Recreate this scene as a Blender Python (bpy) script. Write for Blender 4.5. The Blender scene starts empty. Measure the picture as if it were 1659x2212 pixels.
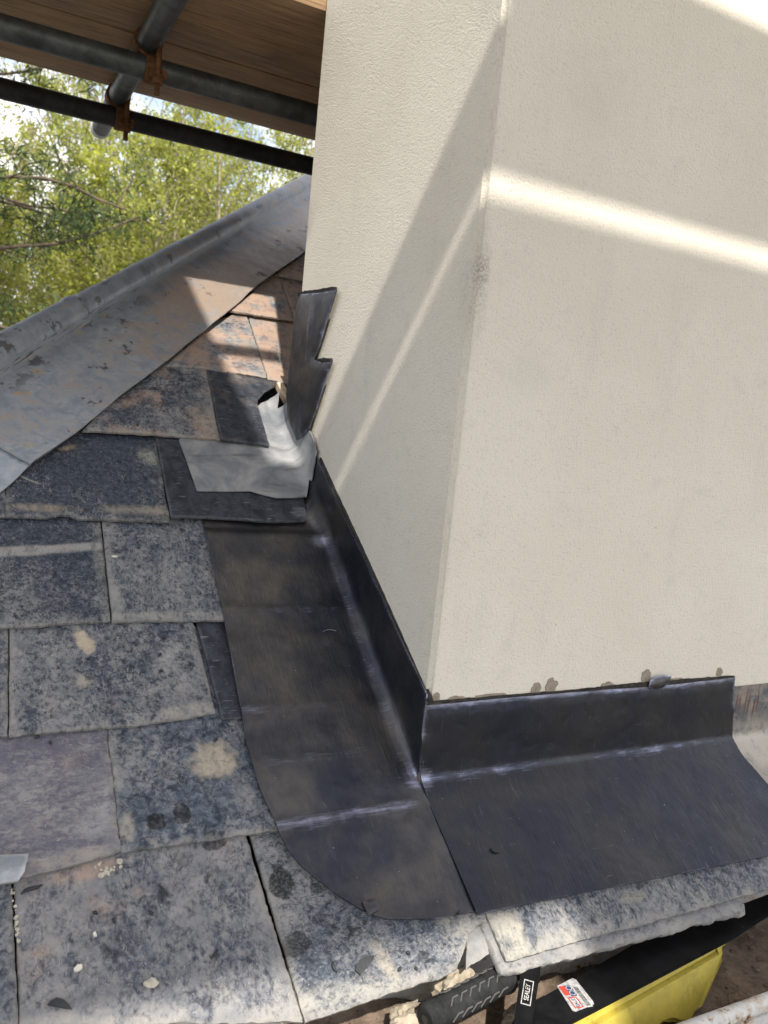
import bpy, bmesh, math, random
import numpy as np
from mathutils import Vector, Matrix, noise as mnoise
from mathutils.geometry import delaunay_2d_cdt

SC = bpy.context.scene
COL = SC.collection
RNG = random.Random(7)
rad = math.radians

# ------------------------------------------------------------------ camera (solved from the photograph's vanishing points)
ROT = np.array([[0.8860669778682503, -0.4525488146427413, 0.10042350868634004],
                [0.0358780286624191, -0.1490363604715863, -0.9881806162421333],
                [0.4621667207737099, 0.8791972097446815, -0.11581963817264551]])
CAM = np.array([-0.6078075637756685, -0.9629332232958389, 0.5155866298597869])
FPX, PW, PH = 1757.33, 1659.0, 2212.0
PITCH = 0.635677375711771
CP, SP = math.cos(PITCH), math.sin(PITCH)

cd = bpy.data.cameras.new('camera')
cam = bpy.data.objects.new('camera', cd)
COL.objects.link(cam)
cd.sensor_fit = 'HORIZONTAL'
cd.sensor_width = 36.0
cd.lens = 36.0 * FPX / PW
cd.clip_start = 0.02
cd.clip_end = 2000
m = Matrix(((ROT[0][0], -ROT[1][0], -ROT[2][0], CAM[0]),
            (ROT[0][1], -ROT[1][1], -ROT[2][1], CAM[1]),
            (ROT[0][2], -ROT[1][2], -ROT[2][2], CAM[2]),
            (0, 0, 0, 1)))
cam.matrix_world = m
SC.camera = cam
cd.dof.use_dof = True
cd.dof.focus_distance = 1.25
cd.dof.aperture_fstop = 11.0

# ------------------------------------------------------------------ light
SUN = Vector((0.078, 0.381, -0.452)).normalized()          # the way the sunlight travels
sl = bpy.data.lights.new('sun', 'SUN')
sl.energy = 3.5
sl.angle = rad(0.9)
sl.color = (1.0, 0.95, 0.86)
sun = bpy.data.objects.new('sun', sl)
COL.objects.link(sun)
sun.location = (-2, -6, 9)
sun.rotation_euler = SUN.to_track_quat('-Z', 'Y').to_euler()
SUN_EL = math.asin(-SUN.z)
SUN_ROT = math.atan2(-SUN.x, -SUN.y)

w = bpy.data.worlds.new('World')
SC.world = w
w.use_nodes = True
wt = w.node_tree
wt.nodes.clear()
wo = wt.nodes.new('ShaderNodeOutputWorld')
bg = wt.nodes.new('ShaderNodeBackground')
sky = wt.nodes.new('ShaderNodeTexSky')
sky.sky_type = 'NISHITA'
sky.sun_disc = False
sky.sun_elevation = SUN_EL
sky.sun_rotation = SUN_ROT
sky.dust_density = 1.2
tcw = wt.nodes.new('ShaderNodeTexCoord')
mpw = wt.nodes.new('ShaderNodeMapping')
mpw.inputs['Scale'].default_value = (1.0, 1.0, 2.2)
cl = wt.nodes.new('ShaderNodeTexNoise')
cl.inputs['Scale'].default_value = 3.2
cl.inputs['Detail'].default_value = 7
cl.inputs['Roughness'].default_value = 0.6
cr = wt.nodes.new('ShaderNodeValToRGB')
cr.color_ramp.elements[0].position = 0.40
cr.color_ramp.elements[1].position = 0.56
mxw = wt.nodes.new('ShaderNodeMix')
mxw.data_type = 'RGBA'
mxw.inputs[7].default_value = (8.9, 8.7, 8.5, 1)
wt.links.new(tcw.outputs['Generated'], mpw.inputs['Vector'])
wt.links.new(mpw.outputs['Vector'], cl.inputs['Vector'])
wt.links.new(cl.outputs['Fac'], cr.inputs['Fac'])
wt.links.new(cr.outputs['Color'], mxw.inputs[0])
wt.links.new(sky.outputs['Color'], mxw.inputs[6])
wt.links.new(mxw.outputs[2], bg.inputs['Color'])
bg.inputs['Strength'].default_value = 0.13
wt.links.new(bg.outputs['Background'], wo.inputs['Surface'])

SC.view_settings.view_transform = 'Standard'
SC.view_settings.look = 'None'
SC.view_settings.gamma = 1
SC.view_settings.exposure = 0.88
SC.cycles.max_bounces = 6
SC.cycles.transparent_max_bounces = 6
SC.cycles.use_denoising = True
SC.cycles.sample_clamp_indirect = 6


# ------------------------------------------------------------------ measuring helpers
def ray(x, y):
    return ROT.T @ np.array([(x - PW / 2) / FPX, (y - PH / 2) / FPX, 1.0])


NRM = np.array([0, -SP, CP])


def roof(x, y, h=0.0):
    """measured photo point -> (u along the eave, v up the slope) at height h above the roof plane"""
    d = ray(x, y)
    P = CAM + (h - NRM @ CAM) / (NRM @ d) * d
    return (float(P[0]), float(P[1] * CP + P[2] * SP))


def plane(x, y, ax, val):
    d = ray(x, y)
    return Vector(CAM + (val - CAM[ax]) / d[ax] * d)


def W3(u, v, h=0.0):
    return Vector((u, v * CP - h * SP, v * SP + h * CP))


def fbm(x, y, z=0.0, o=4, f=1.0):
    s, a = 0.0, 1.0
    for i in range(o):
        s += a * mnoise.noise(Vector((x * f, y * f, z + 3.7 * i)))
        a *= 0.5
        f *= 2.0
    return s


def smooth(a, b, x):
    t = min(1.0, max(0.0, (x - a) / (b - a)))
    return t * t * (3 - 2 * t)


# ------------------------------------------------------------------ object helpers
def tag(o, label=None, cat=None, group=None, kind=None):
    if label:
        o['label'] = label
    if cat:
        o['category'] = cat
    if group:
        o['group'] = group
    if kind:
        o['kind'] = kind
    return o


def empty(name, loc, label, cat, group=None):
    o = bpy.data.objects.new(name, None)
    o.empty_display_size = 0.05
    COL.objects.link(o)
    o.location = loc
    return tag(o, label, cat, group)


def obj(name, verts, faces, mat, parent=None, smoothf=False, uv=None, attrs=None, angle=None):
    vs = np.array([tuple(v) for v in verts], dtype=float)
    org = Vector(((vs[:, 0].min() + vs[:, 0].max()) / 2, (vs[:, 1].min() + vs[:, 1].max()) / 2, vs[:, 2].min()))
    vs = vs - np.array(org)
    me = bpy.data.meshes.new(name)
    me.from_pydata(vs.tolist(), [], [tuple(int(i) for i in f) for f in faces])
    if uv is not None:
        lay = me.uv_layers.new(name='UVMap')
        idx = np.zeros(len(me.loops), dtype=np.int32)
        me.loops.foreach_get('vertex_index', idx)
        lay.data.foreach_set('uv', np.array(uv, dtype=np.float32)[idx].ravel())
    for k, a in (attrs or {}).items():
        at = me.attributes.new(k, 'FLOAT', 'POINT')
        at.data.foreach_set('value', np.array(a, dtype=np.float32))
    me.materials.append(mat)
    bm = bmesh.new()
    bm.from_mesh(me)
    bmesh.ops.recalc_face_normals(bm, faces=bm.faces)
    bm.to_mesh(me)
    bm.free()
    if smoothf:
        me.shade_smooth()
        if angle:
            me.set_sharp_from_angle(angle=rad(angle))
    o = bpy.data.objects.new(name, me)
    COL.objects.link(o)
    o.location = org
    if parent is not None:
        o.parent = parent
        p = Vector((0, 0, 0))
        q = parent
        while q is not None:
            p += q.location
            q = q.parent
        o.location = org - p
    return o


class MB:
    """collects shapes of ONE mesh"""
    def __init__(self):
        self.v, self.f = [], []

    def add(self, vs, fs):
        b = len(self.v)
        self.v += [Vector(x) for x in vs]
        self.f += [tuple(i + b for i in f) for f in fs]

    def box(self, c, ax, ay, az):
        c, ax, ay, az = Vector(c), Vector(ax), Vector(ay), Vector(az)
        vs = [c + sx * ax + sy * ay + sz * az for sz in (-1, 1) for sy in (-1, 1) for sx in (-1, 1)]
        self.add(vs, [(0, 2, 3, 1), (4, 5, 7, 6), (0, 1, 5, 4), (2, 6, 7, 3), (0, 4, 6, 2), (1, 3, 7, 5)])

    def bbox(self, c, ax, ay, az, b=0.002):
        """box with bevelled edges"""
        bm = bmesh.new()
        c, ax, ay, az = Vector(c), Vector(ax), Vector(ay), Vector(az)
        vs = [bm.verts.new(c + sx * ax + sy * ay + sz * az) for sz in (-1, 1) for sy in (-1, 1) for sx in (-1, 1)]
        for f in [(0, 2, 3, 1), (4, 5, 7, 6), (0, 1, 5, 4), (2, 6, 7, 3), (0, 4, 6, 2), (1, 3, 7, 5)]:
            bm.faces.new([vs[i] for i in f])
        bmesh.ops.bevel(bm, geom=list(bm.edges), offset=b, segments=2, affect='EDGES', profile=0.5)
        bm.verts.index_update()
        self.add([v.co.copy() for v in bm.verts], [[v.index for v in f.verts] for f in bm.faces])
        bm.free()

    def tube(self, pts, rs, n=12, cap=True, start=0.0):
        pts = [Vector(p) for p in pts]
        if not hasattr(rs, '__len__'):
            rs = [rs] * len(pts)
        t0 = (pts[1] - pts[0]).normalized()
        a = Vector((0, 0, 1)) if abs(t0.z) < 0.9 else Vector((1, 0, 0))
        nx = t0.cross(a).normalized()
        vs, fs = [], []
        for i, p in enumerate(pts):
            t = (pts[min(i + 1, len(pts) - 1)] - pts[max(i - 1, 0)]).normalized()
            nx = (nx - t * nx.dot(t)).normalized()
            ny = t.cross(nx)
            for k in range(n):
                an = start + 2 * math.pi * k / n
                vs.append(p + rs[i] * (math.cos(an) * nx + math.sin(an) * ny))
        for i in range(len(pts) - 1):
            for k in range(n):
                k2 = (k + 1) % n
                fs.append((i * n + k, i * n + k2, (i + 1) * n + k2, (i + 1) * n + k))
        if cap:
            fs.append(tuple(range(n - 1, -1, -1)))
            fs.append(tuple((len(pts) - 1) * n + k for k in range(n)))
        self.add(vs, fs)

    def prism(self, poly, d):
        """planar polygon (3D points) pushed along d"""
        d = Vector(d)
        n = len(poly)
        vs = [Vector(p) for p in poly] + [Vector(p) + d for p in poly]
        fs = [tuple(range(n - 1, -1, -1)), tuple(range(n, 2 * n))]
        fs += [(i, (i + 1) % n, n + (i + 1) % n, n + i) for i in range(n)]
        self.add(vs, fs)

    def build(self, name, mat, parent=None, smoothf=False, angle=None):
        return obj(name, self.v, self.f, mat, parent, smoothf, angle=angle)


def resample(poly, step):
    out = []
    n = len(poly)
    for i in range(n):
        a, b = np.array(poly[i], float), np.array(poly[(i + 1) % n], float)
        k = max(1, int(np.linalg.norm(b - a) / step))
        for j in range(k):
            out.append(a + (b - a) * j / k)
    return np.array(out)


def seg_dist(P, poly):
    P = np.asarray(P)
    d = np.full(len(P), 1e9)
    n = len(poly)
    for i in range(n):
        a, b = poly[i], poly[(i + 1) % n]
        ab = b - a
        t = np.clip(((P - a) @ ab) / max(1e-12, ab @ ab), 0, 1)
        d = np.minimum(d, np.linalg.norm(P - a - t[:, None] * ab, axis=1))
    return d


def inside(P, poly):
    P = np.asarray(P)
    c = np.zeros(len(P), bool)
    n = len(poly)
    j = n - 1
    for i in range(n):
        xi, yi = poly[i]
        xj, yj = poly[j]
        m_ = ((yi > P[:, 1]) != (yj > P[:, 1])) & (P[:, 0] < (xj - xi) * (P[:, 1] - yi) / (yj - yi + 1e-15) + xi)
        c ^= m_
        j = i
    return c


def cdt(poly, res, edge_ring=None):
    """poly: boundary points; returns pts, tris, dist to boundary, number of boundary points"""
    poly = np.asarray(poly, float)
    lo, hi = poly.min(0), poly.max(0)
    gx = np.arange(lo[0], hi[0], res)
    gy = np.arange(lo[1], hi[1], res)
    G = np.array([(x + (res * 0.5 if j % 2 else 0), y) for j, y in enumerate(gy) for x in gx])
    G = G + np.random.RandomState(3).uniform(-res * .12, res * .12, G.shape)
    G = G[inside(G, poly)]
    d = seg_dist(G, poly) if len(G) else np.zeros(0)
    keep = d > (edge_ring * 1.8 if edge_ring else res * 0.55)
    G = G[keep]
    pts = [poly]
    if edge_ring:
        n = len(poly)
        tan = np.roll(poly, -1, 0) - np.roll(poly, 1, 0)
        tan /= np.linalg.norm(tan, axis=1)[:, None] + 1e-12
        area = 0.5 * np.sum(poly[:, 0] * np.roll(poly[:, 1], -1) - np.roll(poly[:, 0], -1) * poly[:, 1])
        nin = np.stack([-tan[:, 1], tan[:, 0]], 1) * (1 if area > 0 else -1)
        Rg = poly + nin * edge_ring
        Rg = Rg[inside(Rg, poly)]
        Rg = Rg[seg_dist(Rg, poly) > edge_ring * 0.8]
        pts.append(Rg)
    pts.append(G)
    A = np.concatenate([p for p in pts if len(p)])
    n = len(poly)
    vo, eo, fo, ov, oe, of = delaunay_2d_cdt([Vector(p) for p in A], [], [list(range(n))], 1, 1e-7)
    P = np.array([tuple(v) for v in vo])
    F = [tuple(f) for f in fo]
    d = seg_dist(P, poly)
    return P, F, d


def sheet(name, poly, fmap, mat, th, res=0.012, bres=None, ring=None, parent=None, attrs=None, angle=None, flatbottom=None):
    """a sheet of thickness th over a 2D outline: fmap(a, b, d) -> 3D point"""
    B = resample(poly, bres or res)
    P, F, d = cdt(B, res, ring)
    top = [fmap(p[0], p[1], dd) for p, dd in zip(P, d)]
    n = len(P)
    # vertex normals
    N = [Vector((0, 0, 0)) for _ in range(n)]
    for f in F:
        nn = (top[f[1]] - top[f[0]]).cross(top[f[2]] - top[f[0]])
        for i in f:
            N[i] += nn
    if flatbottom:
        bot = [flatbottom(p[0], p[1]) for p in P]
    else:
        bot = [t - (q.normalized() if q.length > 0 else Vector((0, 0, 1))) * th for t, q in zip(top, N)]
    ec = {}
    for f in F:
        for i in range(len(f)):
            e = (f[i], f[(i + 1) % len(f)])
            ec[e] = ec.get(e, 0) + 1
    be = [e for e in ec if (e[1], e[0]) not in ec]
    faces = list(F) + [tuple(i + n for i in reversed(f)) for f in F] + [(b, a, a + n, b + n) for a, b in be]
    at = {}
    for k, fn in (attrs or {}).items():
        val = [fn(p[0], p[1], dd) for p, dd in zip(P, d)]
        at[k] = val + val
    uv = np.concatenate([P, P])
    return obj(name, top + bot, faces, mat, parent, True, uv, at, angle or 40)


# ------------------------------------------------------------------ materials
class NT:
    def __init__(self, name):
        self.m = bpy.data.materials.new(name)
        self.m.use_nodes = True
        self.t = self.m.node_tree
        self.t.nodes.clear()
        self.out = self.t.nodes.new('ShaderNodeOutputMaterial')
        self.p = self.t.nodes.new('ShaderNodeBsdfPrincipled')
        self.link(self.p.outputs[0], self.out.inputs['Surface'])

    def link(self, a, b):
        self.t.links.new(a, b)

    def setin(self, node, key, v):
        s = node.inputs[key]
        if isinstance(v, bpy.types.NodeSocket):
            self.link(v, s)
        else:
            if isinstance(v, tuple) and len(v) == 3 and s.type == 'RGBA':
                v = v + (1,)
            s.default_value = v

    def P(self, **k):
        for a, b in k.items():
            self.setin(self.p, a.replace('_', ' '), b)

    def coord(self, which='Object'):
        return self.t.nodes.new('ShaderNodeTexCoord').outputs[which]

    def rnd(self):
        return self.t.nodes.new('ShaderNodeObjectInfo').outputs['Random']

    def attr(self, n):
        a = self.t.nodes.new('ShaderNodeAttribute')
        a.attribute_name = n
        return a.outputs['Fac']

    def mapping(self, vec, scale=(1, 1, 1), rot=(0, 0, 0), loc=(0, 0, 0), typ='POINT'):
        n = self.t.nodes.new('ShaderNodeMapping')
        n.vector_type = typ
        self.link(vec, n.inputs['Vector'])
        self.setin(n, 'Location', loc)
        self.setin(n, 'Rotation', rot)
        self.setin(n, 'Scale', scale)
        return n.outputs[0]

    def vmath(self, op, a, b=None):
        n = self.t.nodes.new('ShaderNodeVectorMath')
        n.operation = op
        self.setin(n, 0, a)
        if b is not None:
            self.setin(n, 1, b)
        return n.outputs['Value'] if op in ('LENGTH', 'DISTANCE', 'DOT_PRODUCT') else n.outputs['Vector']

    def math(self, op, a, b=0.0, clamp=False):
        n = self.t.nodes.new('ShaderNodeMath')
        n.operation = op
        n.use_clamp = clamp
        self.setin(n, 0, a)
        self.setin(n, 1, b)
        return n.outputs[0]

    def noise(self, vec, scale, detail=4, rough=0.55, dist=0.0, col=False):
        n = self.t.nodes.new('ShaderNodeTexNoise')
        self.link(vec, n.inputs['Vector'])
        self.setin(n, 'Scale', scale)
        self.setin(n, 'Detail', detail)
        self.setin(n, 'Roughness', rough)
        self.setin(n, 'Distortion', dist)
        return n.outputs['Color' if col else 'Fac']

    def voro(self, vec, scale, feature='F1', out='Distance'):
        n = self.t.nodes.new('ShaderNodeTexVoronoi')
        n.feature = feature
        self.link(vec, n.inputs['Vector'])
        self.setin(n, 'Scale', scale)
        return n.outputs[out]

    def rng(self, v, a, b, c=0.0, d=1.0):
        n = self.t.nodes.new('ShaderNodeMapRange')
        n.interpolation_type = 'SMOOTHSTEP'
        self.setin(n, 'Value', v)
        for k, x in (('From Min', a), ('From Max', b), ('To Min', c), ('To Max', d)):
            self.setin(n, k, x)
        return n.outputs[0]

    def mix(self, f, a, b, mode='MIX'):
        n = self.t.nodes.new('ShaderNodeMix')
        n.data_type = 'RGBA'
        n.blend_type = mode
        self.setin(n, 0, f)
        self.setin(n, 6, a)
        self.setin(n, 7, b)
        return n.outputs[2]

    def bump(self, h, strength=0.4, dist=0.002, prev=None):
        n = self.t.nodes.new('ShaderNodeBump')
        self.setin(n, 'Strength', strength)
        self.setin(n, 'Distance', dist)
        self.link(h, n.inputs['Height'])
        if prev is not None:
            self.link(prev, n.inputs['Normal'])
        return n.outputs[0]

    def offset_uv(self):
        uv = self.coord('UV')
        n = self.t.nodes.new('ShaderNodeCombineXYZ')
        r = self.rnd()
        self.link(self.math('MULTIPLY', r, 37.0), n.inputs[0])
        self.link(self.math('MULTIPLY', r, 91.0), n.inputs[1])
        self.link(self.math('MULTIPLY', r, 53.0), n.inputs[2])
        return uv, self.vmath('ADD', uv, n.outputs[0])

    def spot(self, uv, vec, c, rx, ry, ang=0.0, rag=0.5, soft=0.25):
        """mask of one irregular stain at a measured place on the surface"""
        q = self.mapping(uv, (rx, ry, 1), (0, 0, ang), (c[0], c[1], 0), 'TEXTURE')
        l = self.vmath('LENGTH', q)
        nz = self.noise(vec, 1.6 / max(rx, ry), 5, 0.6)
        l = self.math('ADD', l, self.math('MULTIPLY', self.math('SUBTRACT', nz, 0.5), rag * 2))
        return self.rng(l, 1.0 - soft, 1.0 + soft * 0.2, 1.0, 0.0)


_sn = 0


def slate_material(dust=0.5, orange=0.15, purple=0.0, dark=1.0, spots=(), lights=()):
    t = NT('weathered_slate')
    uv, v = t.offset_uv()
    global _sn
    _sn += 1
    q_ = random.Random(_sn * 7 + 3)
    vs = t.mapping(v, (1.0, q_.uniform(0.34, 0.85), 1.0) if q_.random() < .6 else (q_.uniform(0.4, 0.8), 1.0, 1.0), (0, 0, q_.uniform(-0.6, 0.6)))
    kf = q_.uniform(0.75, 1.3)
    big = t.noise(vs, 7.5 * q_.uniform(0.8, 1.3), 5, 0.62, 0.5)
    mid = t.noise(vs, 46 * kf, 8, 0.74, 0.3)
    fine = t.noise(vs, 240 * kf, 6, 0.74, 0.2)
    sp_ = t.noise(v, 105 * kf, 5, 0.7, 0.8)
    base = t.mix(t.rng(sp_, 0.3, 0.74), (0.020 * dark, 0.026 * dark, 0.038 * dark), (0.115 * dark, 0.134 * dark, 0.168 * dark))
    if purple:
        base = t.mix(purple, base, t.mix(sp_, (0.105, 0.098, 0.128), (0.175, 0.162, 0.190)))
    e = t.attr('edge')
    # dust settled in broad patches, broken up by the grain of the stone
    s = t.math('ADD', t.math('MULTIPLY', big, 0.64), t.math('MULTIPLY', mid, 0.58))
    s = t.math('ADD', s, t.math('MULTIPLY', fine, 0.66))
    s = t.math('ADD', s, t.math('MULTIPLY', sp_, 0.48))
    s = t.math('ADD', s, t.math('MULTIPLY', e, 0.10))
    th = 1.40 - 0.36 * dust
    dm = t.rng(s, th - 0.15, th + 0.12)
    dcol = t.mix(t.rng(t.noise(v, 30, 5, 0.65), 0.3, 0.7), (0.205, 0.206, 0.214), (0.340, 0.322, 0.302))
    c = t.mix(t.math('MULTIPLY', dm, 0.82), base, dcol)
    if orange:
        om = t.rng(t.math('ADD', t.noise(v, 16, 5, 0.6), t.math('MULTIPLY', fine, 0.3)), 0.80 - 0.42 * orange, 1.02 - 0.42 * orange)
        om = t.math('MULTIPLY', om, t.rng(mid, 0.36, 0.52, 0.35, 1.0))
        c = t.mix(t.math('MULTIPLY', om, min(0.85, 0.25 + orange)), c, (0.40, 0.27, 0.195))
    # pale flecks and fine flaking lines
    fl = t.rng(t.noise(v, 380, 2, 0.5), 0.66, 0.74)
    c = t.mix(t.math('MULTIPLY', fl, 0.45), c, (0.44, 0.43, 0.40))
    wv = t.noise(t.vmath('ADD', vs, t.vmath('MULTIPLY', t.noise(v, 30, 3, 0.5, 0, True), (0.02, 0.02, 0.0))), 44, 4, 0.6, 1.2)
    ln = t.rng(t.math('ABSOLUTE', t.math('SUBTRACT', wv, 0.5)), 0.0, 0.012, 1.0, 0.0)
    ln = t.math('MULTIPLY', ln, t.rng(t.noise(v, 17, 3), 0.48, 0.62))
    c = t.mix(t.math('MULTIPLY', ln, 0.6), c, (0.42, 0.41, 0.385))
    tex = t.math('MULTIPLY', t.rng(mid, 0.36, 0.56, 0.25, 1.0), t.rng(sp_, 0.32, 0.5, 0.45, 1.0))
    for (cc, rx, ry, an, col, k) in lights:
        if k > 0.94:
            c = t.mix(t.math('MULTIPLY', t.spot(uv, v, cc, rx, ry, an, 0.7, 0.5), t.math('MULTIPLY', t.rng(fine, 0.3, 0.55, 0.6, 0.95), t.rng(mid, 0.32, 0.50, 0.35, 1.0))), c, col)
        else:
            c = t.mix(t.math('MULTIPLY', t.math('MULTIPLY', t.spot(uv, v, cc, rx, ry, an, 0.85, 0.75), k), tex), c, col)
    for (cc, rx, ry, an, k) in spots:
        c = t.mix(t.math('MULTIPLY', t.math('MULTIPLY', t.spot(uv, v, cc, rx, ry, an, 0.55, 0.14), k), t.rng(fine, 0.42, 0.62, 1.0, 0.6)), c, (0.012, 0.013, 0.013))
    # dusty dressed edges
    ed = t.rng(t.math('ADD', e, t.math('MULTIPLY', t.math('SUBTRACT', mid, 0.5), 1.3)), 0.62, 1.0)
    c = t.mix(t.math('MULTIPLY', ed, 0.32), c, t.mix(sp_, (0.20, 0.19, 0.165), (0.38, 0.355, 0.30)))
    h = t.math('ADD', t.math('MULTIPLY', mid, 1.0), t.math('MULTIPLY', fine, 0.45))
    h = t.math('ADD', h, t.math('MULTIPLY', ln, 0.25))
    t.P(Base_Color=c, Roughness=t.rng(dm, 0, 1, 0.55, 0.9), Specular_IOR_Level=0.25, Normal=t.bump(h, 0.7, 0.0026))
    return t.m


def new_slate_material(dusty=0.0):
    t = NT('new_black_slate')
    uv, v = t.offset_uv()
    mid = t.noise(t.mapping(v, (1, 0.7, 1), (0, 0, 0.6)), 55, 6, 0.65, 0.4)
    fine = t.noise(t.mapping(v, (0.25, 1.6, 1), (0, 0, -0.5)), 190, 4, 0.6)
    c = t.mix(t.rng(mid, 0.3, 0.7), (0.020, 0.023, 0.031), (0.054, 0.060, 0.074))
    sc = t.rng(fine, 0.60, 0.70)
    c = t.mix(t.math('MULTIPLY', sc, 0.42), c, (0.26, 0.27, 0.28))
    if dusty:
        dm = t.rng(t.math('ADD', t.noise(v, 14, 5, 0.65), t.math('MULTIPLY', fine, 0.2)), 0.72 - 0.2 * dusty, 0.95)
        c = t.mix(t.math('MULTIPLY', dm, 0.6), c, (0.30, 0.23, 0.18))
    ch = t.rng(t.noise(t.mapping(v, (1.0, 3.5, 1)), 22, 2), 0.70, 0.78)
    c = t.mix(t.math('MULTIPLY', ch, 0.3), c, (0.38, 0.39, 0.40))
    e = t.attr('edge')
    c = t.mix(t.math('MULTIPLY', t.rng(t.math('ADD', e, t.math('MULTIPLY', mid, 0.4)), 1.0, 1.3), 0.5), c, (0.16, 0.165, 0.17))
    t.P(Base_Color=c, Roughness=0.6, Specular_IOR_Level=0.22, Normal=t.bump(t.math('ADD', mid, t.math('MULTIPLY', fine, 0.4)), 0.4, 0.0015))
    return t.m


def lead_material(brown=(0.138, 0.130, 0.120)):
    t = NT('new_sheet_lead')
    uv, v = t.offset_uv()
    big = t.noise(v, 8, 5, 0.6, 0.15)
    mid = t.noise(t.mapping(v, (1, 0.8, 1)), 30, 5, 0.6, 0.4)
    brush = t.noise(t.mapping(v, (9, 0.9, 1), (0, 0, 0.1)), 34, 4, 0.6)
    brush2 = t.noise(t.mapping(v, (0.9, 9, 1), (0, 0, 0.1)), 40, 4, 0.6)
    c = t.mix(t.rng(big, 0.30, 0.72), (0.042, 0.047, 0.067), brown)
    c = t.mix(t.rng(mid, 0.35, 0.75, 0, 0.40), c, (0.042, 0.046, 0.064))
    c = t.mix(t.rng(brush, 0.60, 0.78, 0, 0.22), c, (0.22, 0.21, 0.19))
    c = t.mix(t.rng(brush2, 0.64, 0.80, 0, 0.16), c, (0.24, 0.24, 0.26))
    po = t.attr('polish_sheen')
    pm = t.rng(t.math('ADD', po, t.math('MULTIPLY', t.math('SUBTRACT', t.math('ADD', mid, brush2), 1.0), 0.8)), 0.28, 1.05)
    c = t.mix(pm, c, (0.33, 0.345, 0.46))  # bluish sheen of polished creases put into the base colour
    # knife and shave scratches
    s1 = t.mapping(v, (420, 16, 1), (0, 0, 0.6))
    s2 = t.mapping(v, (380, 13, 1), (0, 0, -0.35))
    k1 = t.rng(t.noise(s1, 1.0, 1), 0.79, 0.83)
    k2 = t.rng(t.noise(s2, 1.3, 1), 0.79, 0.83)
    k3 = t.rng(t.noise(t.mapping(v, (24, 700, 1), (0, 0, 0.15)), 1.0, 1), 0.79, 0.84)
    c = t.mix(t.math('MULTIPLY', t.math('MAXIMUM', t.math('MAXIMUM', k1, k2), k3), 0.38), c, (0.42, 0.41, 0.40))
    dots = t.rng(t.noise(v, 300, 1), 0.80, 0.82)
    c = t.mix(t.math('MULTIPLY', dots, 0.7), c, (0.6, 0.58, 0.52))
    dn = t.rng(t.voro(t.vmath('ADD', v, t.vmath('MULTIPLY', t.noise(v, 20, 2, 0.5, 0, True), (0.05, 0.05, 0))), 38), 0.0, 0.55)
    h = t.math('ADD', t.math('MULTIPLY', big, 1.2), t.math('MULTIPLY', t.math('ADD', mid, brush), 0.3))
    h = t.math('ADD', h, t.math('MULTIPLY', dn, 0.20))
    r = t.rng(pm, 0, 1, 0.44, 0.30)
    r = t.math('ADD', r, t.math('MULTIPLY', t.math('SUBTRACT', mid, 0.5), 0.25))
    t.P(Base_Color=c, Metallic=0.92, Roughness=r, Normal=t.bump(h, 0.38, 0.005))
    return t.m


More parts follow.
